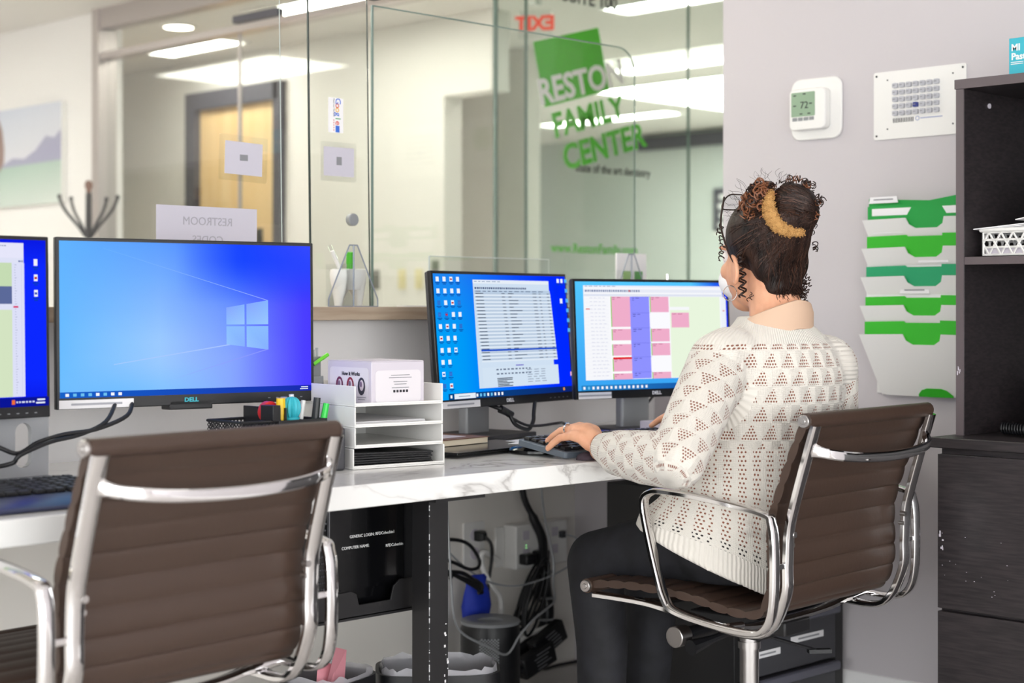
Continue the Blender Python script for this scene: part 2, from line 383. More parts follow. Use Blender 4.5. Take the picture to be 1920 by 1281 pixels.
gpane('tall clear glass pane behind the left desktop monitor', .2, 2.377, 1.0597, 2.49, lean=-.02, edgem='edge_light', ew=.002)
p2 = gpane('narrow tall glass pane carrying the review sticker', 2.461, 2.645, 1.0597, 2.49, lean=-.02, edgem='edge_dark', ew=.0028)
gpane('wide glass pane with a rounded top corner behind the right monitors', 2.652, 3.645, 1.0597, 1.803, r=.07)
gpane('low clear acrylic guard standing behind the middle monitor', 2.76, 3.19, 1.0597, 1.185, y=3.03, m='acrylic', edgem='edge_light', ew=.002)
MB().box((2.645, 3.11, 1.83), (.035, .03, .03)).build('glass_clamp', MT['dkframe'], p2, mx=M.Translation((-2.461, -3.12, -1.0597)), bevel=.003)
def onglass(x, z): return frame((x, 3.1155, z), (1, 0, 0), (0, 0, 1))
st = thing('review_sticker', 'white review sticker with coloured lettering turned sideways on the narrow glass pane', 'sticker', (2.533, 3.1155, 1.522))
r90 = M.Rotation(-PI/2, 4, 'Z'); L0 = frame((0, 0, 0), (1, 0, 0), (0, 0, 1))
MB().prism(rrect(.046, .084, .003), L0, .0006).build('label', MT['paper'], st, smooth=False)
gc = {'b': mat('logo_blue', '#3b6fd6'), 'r': mat('logo_red', '#dd4a3c'), 'y': mat('logo_yellow', '#eeb41f'), 'g': mat('logo_leaf', '#2f9e50')}
for i, (ch, k) in enumerate(zip('Google', 'brybgr')):
    text(ch, .023, gc[k], st, L0 @ r90 @ M.Translation((-.034+i*.0105, .006, .001)))
MB().prism([(-.008, -.006), (.008, -.006), (.008, .006), (-.008, .006)], L0 @ r90 @ M.Translation((.033, .005, .0008)), .0005).build('emblem', gc['b'], st, smooth=False)
text('Read our Reviews', .006, MT['inkgrey'], st, L0 @ r90 @ M.Translation((-.018, -.006, .001)))
for i in range(5): text('*', .008, gc['r'], st, L0 @ r90 @ M.Translation((.012+i*.006, -.008, .001)), name='star')
def sheet(name, label, cat, x, z, W, Hh, y=3.1155, lines=(), sz=.02, op='tint', holder=None, rot=0):
    t = thing(name, label, cat, (x, y, z))
    Lr = L0 @ M.Rotation(rot, 4, 'Z')
    if holder: MB().prism(rrect(holder[0], holder[1], .004), Lr @ M.Translation((0, 0, -.0015)), .001).build('sleeve', MT['acrylic'], t, smooth=False)
    MB().prism(rrect(W, Hh, .001, 2), Lr, .0006).build('page', MT[op], t, smooth=False)
    for i, s in enumerate(lines): text(s, sz, MT['inkpale'], t, Lr @ M.Translation((0, Hh*.3-i*sz*1.6, .001)), mirror=True)
    return t
sheet('posted_sign', 'white restroom codes sign taped above the left monitor, lettering seen mirrored', 'sign', 2.163, 1.20, .272, .17, lines=('RESTROOM', 'CODES'), sz=.026)
t = sheet('posted_sign', 'small white paper in a clear sleeve in front of the wooden door', 'sign', 2.262, 1.40, .105, .075, holder=(.135, .105), rot=-.03)
MB().box((0, -.001, .002), (.022, .0006, .014)).build('print', MT['inkgrey'], t)
t = sheet('posted_sign', 'small white paper under the review sticker', 'sign', 2.543, 1.41, .094, .07, holder=(.11, .095))
MB().box((0, -.001, .002), (.016, .0006, .02)).build('print', MT['inkgrey'], t)
tag(MB().cyl((2.588, 3.112, 1.272), (2.588, 3.127, 1.272), .0155, n=24).build('glass_grommet', MT['grey'], bevel=.002), 'round grey grommet through the narrow glass pane', 'grommet')
# ------------------------------------------------------------------ lights
EM_O = emitter('lamp_office', '#fffaf6', LIGHT_OFFICE); EM_L = emitter('lamp_lobby', '#fffdf2', LIGHT_LOBBY); EM_D = emitter('lamp_spot', '#fff4e6', LIGHT_DOWN)
def troffer(x, y, z, sx, sy, em, label, group):
    t = thing('ceiling_light', label, 'ceiling light', (x, y, z), 0, group)
    MB().box((0, 0, -.004), (sx, sy, .004)).build('diffuser', em, t, smooth=False)
    f = .02
    MB().span((-sx/2-f, -sy/2-f, -.012), (-sx/2, sy/2+f, 0)).span((sx/2, -sy/2-f, -.012), (sx/2+f, sy/2+f, 0)).span((-sx/2, -sy/2-f, -.012), (sx/2, -sy/2, 0)).span((-sx/2, sy/2, -.012), (sx/2, sy/2+f, 0)).build('rim', MT['white'], t, smooth=False)
def downlight(x, y, z, em, label, group, r=.075):
    t = thing('downlight', label, 'downlight', (x, y, z), 0, group)
    MB().cyl((0, 0, -.006), (0, 0, -.002), r, n=24).build('lens', em, t)
    MB().lathe([(r, -.008), (r+.018, -.008), (r+.02, 0), (r, 0), (r, -.008)], n=24).build('trim_ring', MT['white'], t)
for x in (-4.2, -1.6, .4, 2.4):
    for y in (-5.2, -2.9, -.7, 1.4): troffer(x, y, 2.6, .6, 1.2, EM_O, 'white ceiling panel lamp over the office desks', 'office ceiling panels')
for x in (-.4, 1.45, 3.2):
    for y in (-.6, 1.15, 2.7): downlight(x, y, 2.6, EM_D, 'small round downlight in the office ceiling', 'office downlights', .05)
for x, y in ((-2, 5.4), (.2, 4.4), (.2, 6.6), (2.6, 4.6), (2.6, 8.2), (-2, 8.2)): troffer(x, y, 2.5, .6, 1.2, EM_L, 'ceiling panel lamp in the waiting room', 'waiting room ceiling panels')
troffer(4.95, 6.0, 2.5, .3, 1.2, EM_L, 'narrow ceiling panel lamp in the corridor before the maple door', None)
troffer(5.2, 7.7, 2.5, .3, .7, EM_L, 'narrow ceiling panel lamp standing in for a reflection at the corridor end', None)  # lamp added in place of a reflection in the storefront glass
troffer(6.05, 4.95, 2.5, .2, .7, EM_L, 'slim ceiling lamp just behind the exit sign', None)
troffer(7.65, 6.2, 2.5, .2, .9, EM_L, 'slim ceiling lamp in the entrance hall nearest the grey wall', None)
troffer(9.5, 8.4, 2.5, .2, 1.3, EM_L, 'slim ceiling lamp at the far end of the entrance hall', None)
troffer(9.3, 6.45, 2.5, 2.2, 1.9, EM_L, 'large luminous ceiling panel in the entrance hall', None)
troffer(7.5, 2.6, 2.5, .6, 1.2, EM_L, 'ceiling panel lamp of the hall behind the grey wall', None)
downlight(4.82, 7.2, 2.5, EM_D, 'round downlight seen through the glass over the door rail', None)
# ------------------------------------------------------------------ waiting room and hall things
pm = D.materials.new('print_colours'); pm.use_nodes = True
va = pm.node_tree.nodes.new('ShaderNodeVertexColor'); va.layer_name = 'col'
pm.node_tree.links.new(va.outputs[0], bsdf(pm).inputs['Base Color']); bsdf(pm).inputs['Roughness'].default_value = .5
def colour_mesh(name, faces, parent, mx, m, strength=None):
    """faces: (list of 2d points, z, colour or list of colours)"""
    vs, fs, cs = [], [], []
    for pts, z, c in faces:
        b = len(vs); vs += [(p[0], p[1], z) for p in pts]; fs.append(tuple(range(b, b+len(pts))))
        cs += [(*lin(q), 1) for q in (c if isinstance(c, list) else [c]*len(pts))]
    me = D.meshes.new(name); me.from_pydata(vs, [], fs); me.materials.append(m)
    a = me.color_attributes.new('col', 'FLOAT_COLOR', 'POINT'); a.data.foreach_set('color', [x for c in cs for x in c])
    o = D.objects.new(name, me); COL.objects.link(o); o.parent = parent; o.matrix_basis = mx; return o
pt = thing('wall_picture', 'pale landscape canvas of lawn and violet hills on the white wall', 'picture', (4.3, 8.16, 1.58))
MB().span((-.03, -.75, 0), (0, .75, .507)).build('canvas', MT['white'], pt, bevel=.003)
fm = frame((-.0305, 0, 0), (0, -1, 0), (0, 0, 1))   # left to right seen from the room is -Y
sky = [([(-.75, .2), (.75, .2), (.75, .507), (-.75, .507)], 0, ['#d4d6e2', '#dcdbe2', '#cfd3e2', '#c4cde2'])]
lawn = [([(-.75, 0), (.75, 0), (.75, .215), (-.75, .19)], .0004, ['#bfd0c8', '#d2dad5', '#b0c6bb', '#9dbbac'])]
hill = [([(.1, .2), (.75, .21), (.75, .37), (.68, .33), (.6, .345), (.5, .28), (.38, .24), (.26, .25), (.16, .22)], .0002, '#a3a2be')]
rock = [([(-.2, .17), (.13, .19), (.17, .23), (.175, .3), (.155, .40), (.125, .45), (.05, .5), (-.2, .5)], .0006, '#94786f')]
colour_mesh('landscape_print', sky+hill+lawn+rock, pt, fm, pm)
cr = thing('coat_rack', 'dark metal coat rack with curved hooks beside the storefront', 'coat rack', (4.0, 6.70, 0))
MB().cyl((0, 0, 0), (0, 0, 1.58), .02, .014).build('pole', MT['blackmetal'], cr)
MB().lathe([(.2, 0), (.2, .02), (.05, .05), (.02, .06)]).build('base', MT['blackmetal'], cr)
MB().sphere((0, 0, 1.615), (.019, .019, .024)).cyl((0, 0, 1.57), (0, 0, 1.6), .01, .013).build('finial', MT['brown'], cr)
for a in range(5):
    c, s_ = math.cos(a*PI/2.5+.4), math.sin(a*PI/2.5+.4)
    MB().tube(smoothpath([(.014*c, .014*s_, 1.38), (.05*c, .05*s_, 1.43), (.11*c, .11*s_, 1.50), (.135*c, .135*s_, 1.555)], 4), .0075, 6).sphere((.135*c, .135*s_, 1.56), .011, 8).build('hook', MT['blackmetal'], cr)
for x0, zz, sz, m, lab in ((6.62-.06, 1.20, .06, 'greyplate', 'grey metal switch plate on the corridor wall'), (6.35, 1.2, .05, 'cream', 'cream switch plate next to the grey plate on the corridor wall'),
                           (6.22, 1.2, .05, 'cream', 'cream switch plate nearest the alcove corner'), (6.10, 1.24, .045, 'greyplate', 'small dark intercom plate at the alcove corner')):
    t = thing('switch_plate', lab, 'switch', (5.6, x0, zz))
    MB().box((-.004, 0, 0), (.008, sz*1.1, .1)).build('plate', MT[m], t, bevel=.002); MB().box((-.01, 0, 0), (.008, sz*.4, .05)).build('rocker', MT[m], t, bevel=.002)
ex = thing('exit_sign', 'clear exit sign with mirrored red letters hanging in the hall', 'sign', (5.18, 5.0, 2.2))
exf = frame((0, 0, .09), (.5, -.87, 0), (0, 0, 1))
MB().prism(rrect(.15, .12, .008), exf, .006).build('sign_plate', MT['acrylic'], ex, smooth=False)
text('EXIT', .085, emitter('exit_red', '#ff5a48', 1.0), ex, exf @ M.Translation((0, 0, .008)), mirror=True, bold=.004)
MB().span((-.02, -.02, .17), (.02, .02, .3)).build('bracket', MT['white'], ex)
hs = thing('wall_sign', 'dark slate wall sign with white lettering beside the grey wall', 'sign', (10.6, 7.95, 1.84))
MB().box((-.01, 0, 0), (.02, .55, .34)).build('plate', MT['dkframe'], hs); MB().box((-.006, 0, -.185), (.012, .55, .02)).build('rail', MT['white'], hs)
for i in range(4): MB().box((-.021, .16, .1-i*.075), (.002, .1+.03*(i % 2), .035)).build('print', MT['inkwhite'], hs)
# things standing on the ledge
def easel(x, y, label):
    t = thing('acrylic_easel', label, 'display stand', (x, y, 1.06))
    W = .075; pts = [(-W, 0), (W, 0), (W, .018), (.012, .145), (-.012, .145), (-W, .018)]
    fm = M(((1, 0, 0, 0), (0, 0, -1, 0), (0, 1, 0, 0), (0, 0, 0, 1)))
    MB().prism(pts, fm @ M.Translation((0, 0, .0)), .003).build('sheet', MT['acrylic'], t, smooth=False)
    e = MB()
    for p, q in zip(pts, pts[1:]+pts[:1]): e.tube([fm @ V((*p, .0015)), fm @ V((*q, .0015))], .0018, 5)
    e.tube([(0, -.002, .001), (0, -.002, .145)], .0022, 5); e.build('rim', MT['easel_edge'], t, smooth=False)
    MB().box((0, .05, .0515), (.003, .1, .1)).build('back_fin', MT['acrylic'], t, smooth=False)
    return t
easel(2.508, 3.02, 'clear acrylic easel stand in front of the tooth-shaped pen cup')
easel(3.49, 3.0, 'clear acrylic easel stand behind the right monitor')
tc = thing('tooth_pen_cup', 'white tooth-shaped pen cup on the ledge', 'pen cup', (2.535, 3.07, 1.06))
tb = MB()
tb.loft([tb.ring(V((0, 0, z)), V((1, 0, 0)), V((0, 1, 0)), a, b, 20) for z, a, b in ((.040, .043, .024), (.055, .049, .029), (.075, .052, .032), (.088, .05, .03), (.09, .044, .024), (.07, .042, .022))])
for sx in (-1, 1): tb.loft([tb.ring(V((sx*xo_, 0, z)), V((1, 0, 0)), V((0, 1, 0)), a, b, 14) for z, xo_, a, b in ((0, .031, .008, .010), (.02, .029, .012, .015), (.04, .025, .018, .022), (.052, .022, .022, .025))])
tb.build('cup', MT['white'], tc, ang=60)
def pen(name, label, a, b, r, m, cap=None, group=None, tip=.12):
    a, b = V(a), V(b); t = thing(name, label, 'pen', a, 0, group); d = b-a
    MB().cyl((0, 0, 0), d*.85, r, n=10).build('barrel', m, t); MB().cyl(d*.62, d, r*1.12, r*1.0, 10).build('cap', cap or m, t)
    return t
pen('pen', 'white clear-capped pen leaning left in the tooth-shaped cup', (2.525, 3.07, 1.12), (2.478, 3.07, 1.205), .005, MT['white'], MT['acrylic'])
pen('pen', 'green marker in the tooth-shaped cup', (2.54, 3.07, 1.12), (2.531, 3.06, 1.19), .008, MT['logo_green'])
bf = thing('brochure_holder', 'small white framed leaflet with green print on the ledge behind the right monitor', 'brochure', (3.56, 3.06, 1.06))
MB().box((0, 0, .075), (.13, .006, .15)).build('frame', MT['paper'], bf, bevel=.002)
colour_mesh('leaflet_print', [([(-.045, .01), (.045, .01), (.045, .07), (-.045, .07)], 0, '#e5ebdf'), ([(-.04, .02), (.0, .02), (.0, .1), (-.04, .1)], .0003, '#8fc05a'), ([(.01, .05), (.045, .05), (.045, .1), (.01, .1)], .0003, '#4c9a4a')], bf, frame((0, -.004, 0), (1, 0, 0), (0, 0, 1)), pm)
bl = thing('service_bell', 'shiny silver service bell on the ledge beside the seated person', 'bell', (3.66, 3.01, 1.06))
MB().lathe([(.05, 0), (.052, .006), (.05, .012)]).build('base', MT['black'], bl); MB().lathe([(.046, .012), (.044, .03), (.036, .052), (.022, .068), (.004, .074)]).build('dome', MT['chrome'], bl, ang=60)
MB().cyl((0, 0, .07), (0, 0, .092), .006).build('plunger', MT['chrome'], bl)
tag(MB().box((2.74, 3.0, 1.0612), (.2, .03, .002)).build('paper_slip', MT['paper']), 'flat white paper slip lying on the ledge beside the pen cup', 'paper')
# ================================================================== DESK
dk = thing('desk', 'long white marble-topped desk with black square legs under the monitors', 'desk', (2.1, 2.66, 0))
def at(o): return M.Translation(V(o.location)).inverted()
MB().span((-.6, 2.283, .698), (3.645, 3.048, .74)).build('desktop', MT['marble'], dk, mx=at(dk), bevel=.0015)
for x, y in ((2.15, 2.36), (.3, 2.36)):
    MB().span((x, y, 0), (x+.05, y+.05, .69)).build('leg', MT['blackmetal'], dk, mx=at(dk), bevel=.001)
    MB().span((x-.04, y-.062, .69), (x+.09, y+.3, .6975)).build('mounting_plate', MT['blackmetal'], dk, mx=at(dk))
    wv = MB()
    for i in range(60):
        z = R_.uniform(.18, .68)**1.0; wv.box((x+.0003, y-.0002, z), (R_.uniform(.0006, .0018), .001, R_.uniform(.001, .009)))
    for i in range(12): wv.box((x+R_.uniform(.04, .049), y-.0003, R_.uniform(.3, .45)), (R_.uniform(.001, .004), .001, R_.uniform(.001, .006)))
    wv.build('worn_paint', MT['paper'], dk, mx=at(dk), smooth=False)
# ------------------------------------------------------------------ monitors
sm = D.materials.new('screen_light'); sm.use_nodes = True; nt = sm.node_tree; nt.nodes.clear()
_o = nt.nodes.new('ShaderNodeOutputMaterial'); _e = nt.nodes.new('ShaderNodeEmission'); _v = nt.nodes.new('ShaderNodeVertexColor'); _v.layer_name = 'col'
nt.links.new(_v.outputs[0], _e.inputs[0]); _e.inputs[1].default_value = 1.0; nt.links.new(_e.outputs[0], _o.inputs[0])
def hexmix(a, b, t):
    a = [int(a[i:i+2], 16) for i in (1, 3, 5)]; b = [int(b[i:i+2], 16) for i in (1, 3, 5)]
    return '#%02x%02x%02x' % tuple(int(round(p+(q-p)*max(0, min(1, t)))) for p, q in zip(a, b))
class Pic:
    def __init__(s, W, H): s.W, s.H, s.f, s.z = W, H, [], 0
    def r(s, x0, y0, x1, y1, c):
        s.z += 1e-6; s.f.append(([(x0*s.W, -y0*s.H), (x0*s.W, -y1*s.H), (x1*s.W, -y1*s.H), (x1*s.W, -y0*s.H)], s.z, c))
    def p(s, pts, c):
        s.z += 1e-6; s.f.append(([(x*s.W, -y*s.H) for x, y in pts], s.z, c))
    def grid(s, fn, nx=24, ny=16):
        for i in range(nx):
            for j in range(ny):
                q = [(i/nx, j/ny), (i/nx, (j+1)/ny), ((i+1)/nx, (j+1)/ny), ((i+1)/nx, j/ny)]
                s.f.append(([(x*s.W, -y*s.H) for x, y in q], 0, [fn(*a) for a in q]))
    def dash(s, x, y, n, w, h, c, gap=.35):
        for i in range(n):
            L = w*R_.uniform(.5, 1); s.r(x, y, x+L, y+h, c); x += L+w*gap
    def icon(s, x, y, w=.022, h=.04, c='#f2f6fb', dot=None):
        s.r(x, y, x+w, y+h, c)
        if dot: s.r(x+w*.15, y+h*.35, x+w*.85, y+h*.7, dot)
        s.r(x-w*.3, y+h*1.2, x+w*1.3, y+h*1.36, '#0e3f9a'); s.r(x, y+h*1.5, x+w, y+h*1.64, '#0e3f9a')
    def taskbar(s, y0, c0, c1, n, xs=.012, st=.03, search=None):
        s.p([(0, y0), (0, 1), (1, 1), (1, y0)], [c0, c0, c1, c1]); h = 1-y0
        if search: s.r(search[0], y0+h*.08, search[1], 1-h*.08, '#e7eef7'); s.r(search[0]+.03, y0+h*.45, search[1]-.04, y0+h*.6, '#8ea0b8')
        for i in range(n):
            x = xs+i*st
            if search and search[0]-.01 < x < search[1]: continue
            k = R_.random(); s.r(x, y0+h*.25, x+.013, y0+h*.75, '#f4f8ff' if k < .75 else '#6fc2f0'); 
        s.r(.955, y0+h*.2, .985, y0+h*.38, '#e8eefc'); s.r(.95, y0+h*.55, .985, y0+h*.72, '#e8eefc')
def wallpaper(p):
    def fn(u, v):
        L_ = hexmix('#62b4ff', '#6fc0ff', v); K_ = hexmix('#5c9cff', '#9ccaff', min(1, v*1.5+.05)); Q_ = hexmix('#4c7cff', '#86a4ff', min(1, v*1.3))
        c = hexmix(L_, K_, (u/.38)**.9) if u < .38 else hexmix(K_, Q_, (u-.38)/.30) if u < .68 else hexmix(Q_, '#4a3cff', (u-.68)/.3)
        d = max(0, min(1, ((u-.45)/.25))) * max(0, min(1, (.42-v)/.3)); c = hexmix(c, '#1440ff', d*.9)
        d = max(0, min(1, (u-.72)/.28)) * max(0, min(1, (.35-v)/.35)); c = hexmix(c, '#4a50ff', d*.6)
        d = max(0, (v-.78)/.22)*max(0, 1-abs(u-.2)/.5); return hexmix(c, '#6fbcff', d)
    p.grid(fn, 32, 20)
    p.p([(.16, .04), (.165, .045), (.815, .378), (.815, .374)], ['#6cb6ff', '#6cb6ff', '#9fb4ff', '#9fb4ff'])
    p.p([(.2, .79), (.2, .795), (.66, .677), (.65, .672)], ['#a8cdff', '#a8cdff', '#a8c4ff', '#a8c4ff'])
    p.p([(.5, .86), (.42, .9), (.815, .712), (.815, .705)], ['#92aaff', '#92aaff', '#8a96ff', '#8a96ff'])
    xm, A, B, Cc, Dd = .722, (.643, .425), (.643, .672), (.817, .712), (.817, .375)
    g = .004
    def ly(t, a, b): return a[1]+(b[1]-a[1])*t
    tm = (xm-A[0])/(Cc[0]-A[0]); top = lambda t: ly(t, A, Dd); bot = lambda t: ly(t, B, Cc); ml = .545
    for x0, x1 in ((A[0], xm-g), (xm+g, Cc[0])):
        a, b = (x0-A[0])/(Cc[0]-A[0]), (x1-A[0])/(Cc[0]-A[0])
        p.p([(x0, top(a)), (x0, ml-.006), (x1, ml-.006), (x1, top(b))], ['#86a8ff', '#8fc0ff', '#9ac8ff', '#86b4ff'])
        p.p([(x0, ml+.006), (x0, bot(a)), (x1, bot(b)), (x1, ml+.006)], ['#8cc0ff', '#94c4ff', '#86b0ff', '#8cbcff'])
    p.taskbar(.962, '#1660c8', '#1a28b0', 8, .02, .028)
def schedule(p):
    p.grid(lambda u, v: hexmix(hexmix('#55c8ff', '#3aa4f4', v), '#0a2ce8', (u-.75)/.25), 12, 6)
    p.r(.05, .035, .965, .905, '#f7f8fc'); p.r(.05, .035, .965, .052, '#eef0fa'); p.dash(.06, .04, 7, .025, .006, '#9aa4c0')
    p.r(.05, .07, .965, .10, '#e8ebf6'); p.dash(.06, .076, 26, .012, .018, '#7f8cae'); p.r(.335, .076, .343, .094, '#d03030')
    p.r(.05, .115, .965, .135, '#dfe4f2')
    for i in range(22): p.dash(.085, .15+i*.034, 4, .024, .004, '#c8cbe0'); p.r(.05, .16+i*.034, .2, .161+i*.034, '#e2e2f0')
    p.r(.05, .25, .075, .258, '#d81e28')
    p.r(.2, .14, .36, .9, '#fdfdfe'); p.r(.33, .14, .46, .9, '#8f92ff'); p.r(.585, .14, .93, .9, '#e9f6de')
    p.r(.455, .14, .59, .9, '#fbfbff'); p.r(.59, .235, .72, .265, '#f6f8fb')
    for x, w in ((.212, .118), (.462, .118)):
        for y0, y1 in ((.14, .42), (.44, .545), (.58, .685), (.715, .83), (.85, .905)) if x < .3 else ((.14, .285), (.44, .56), (.575, .69), (.845, .905)):
            p.r(x, y0, x+w, y1, '#f0aecb'); p.r(x-.006, y0, x, y1, '#88d060'); p.dash(x+.005, y0+.006, 2, .03, .005, '#b0567e'); p.dash(x+.005, y0+.022, 1, .02, .005, '#b0567e')
    p.r(.594, .29, .712, .43, '#f0aecb'); p.dash(.6, .3, 2, .03, .005, '#b0567e'); p.r(.207, .70, .327, .718, '#e01418')
    for y in (.14, .29, .43, .57, .70, .84):
        p.r(.335, y, .455, y+.003, '#6a6ee0'); p.dash(.34, y+.012, 2, .025, .005, '#3a3c9a'); p.dash(.34, y+.03, 1, .02, .005, '#3a3c9a')
    p.r(.93, .14, .965, .9, '#eef2fa'); p.r(.94, .27, .955, .277, '#d02040')
    p.taskbar(.95, '#2386c8', '#12309a', 15, .012, .028)
def accounts(p):
    p.grid(lambda u, v: hexmix(hexmix('#1f86f2', '#009ef8', min(1, v*2)), '#0028ff', (u-.15)/.75), 16, 8)
    dots = [None, '#c03040', None, None, '#3a78d8']
    for c in range(4):
        for r in range(10 - (0, 0, 3, 5)[c]):
            k = R_.random(); p.icon(.018+c*.043, .025+r*.094, .021, .037, '#eef4fb' if k < .75 else '#2c74d0', dots[R_.randrange(5)])
    x0, x1 = .262, .845; p.r(x0, .045, x1, .925, '#cfe0f2'); p.r(x0, .045, x1, .075, '#e6eef8'); p.dash(x0+.01, .056, 6, .03, .006, '#8aa0c0')
    p.dash(x0+.01, .105, 27, .014, .016, '#4a5a80', .3); p.r(x0, .13, x1, .148, '#b8cce2'); p.dash(x0+.01, .136, 12, .04, .006, '#5a6a88')
    for i in range(40):
        y = .15+i*.0142; p.r(x0, y, x1, y+.0142, '#dfeaf6' if i % 2 else '#b7c9de')
        if i % 2 == 0:
            p.r(x0+.008, y+.004, x0+.065, y+.0095, '#2c3648')
            p.r(x0+.2, y+.004, x0+.225, y+.0095, '#5a6478'); p.r(x0+.25, y+.004, x0+.25+R_.uniform(.02, .1), y+.0095, '#333d54')
            p.r(x0+.44, y+.004, x0+.47, y+.0095, '#5a6478'); p.r(x0+.49, y+.004, x0+.505, y+.0095, '#5a6478'); p.r(x1-.03, y+.004, x1-.012, y+.0095, '#5a6478')
    p.r(x0, .615, x1, .63, '#1c50c8'); p.r(x0+.25, .748, x0+.31, .755, '#5030c0')
    p.r(x0, .762, x1, .925, '#d3e3f3')
    for j in range(2): p.dash(x0+.1, .775+j*.035, 10, .022, .012, '#6a7890', .5)
    for i in range(6): p.r(x0+.1, .85+i*.0125, x0+.1+R_.uniform(.06, .13), .857+i*.0125, '#2c3a54'); p.dash(x0+.33, .79+i*.02, 3, .05, .005, '#7a88a0')
    for i in range(6): p.icon(.935, .03+i*.085, .02, .032, '#56b4f4')
    p.icon(.87, .03, .018, .034); p.icon(.9, .03, .018, .034); p.icon(.885, .2, .02, .04); p.icon(.93, .83, .017, .035, '#f4b8c8')
    p.taskbar(.952, '#0b4a86', '#0a1c70', 15, .012, .026, (.04, .19)); p.r(.86, .962, .872, .985, '#f0a030')
def planner(p):
    p.grid(lambda u, v: '#0c28ff' if .15 < v < .85 else '#0a1ae4', 2, 6)
    p.r(.1, .02, .915, .94, '#dfe2f6'); p.r(.1, .02, .915, .11, '#e6e6fa'); p.dash(.78, .035, 8, .008, .006, '#8090b0'); p.dash(.6, .125, 14, .01, .01, '#8090b0')
    p.r(.1, .14, .868, .28, '#c6dcb4'); p.r(.1, .28, .868, .385, '#5c6a9a'); p.r(.1, .42, .868, .94, '#d4e4c2'); p.r(.868, .14, .915, .94, '#dde0f8')
    for i in range(50): p.r(.878, .15+i*.0156, .882 if i % 5 else .886, .1525+i*.0156, '#8088b0')
    p.r(.869, .398, .888, .408, '#d82060'); p.dash(.89, .125, 3, .006, .01, '#5060a0'); p.r(.9, .15, .9012, .93, '#c4c8e6')
    for i, c in enumerate((None, '#c03030', '#3050c0')): p.icon(.948, .115+i*.093, .014, .04, '#f4f4fa', c)
    p.taskbar(.945, '#0a18b0', '#0a1490', 6, .012, .03); p.r(.858, .958, .87, .985, '#f07030'); p.dash(.875, .967, 6, .012, .01, '#d8e0fa')
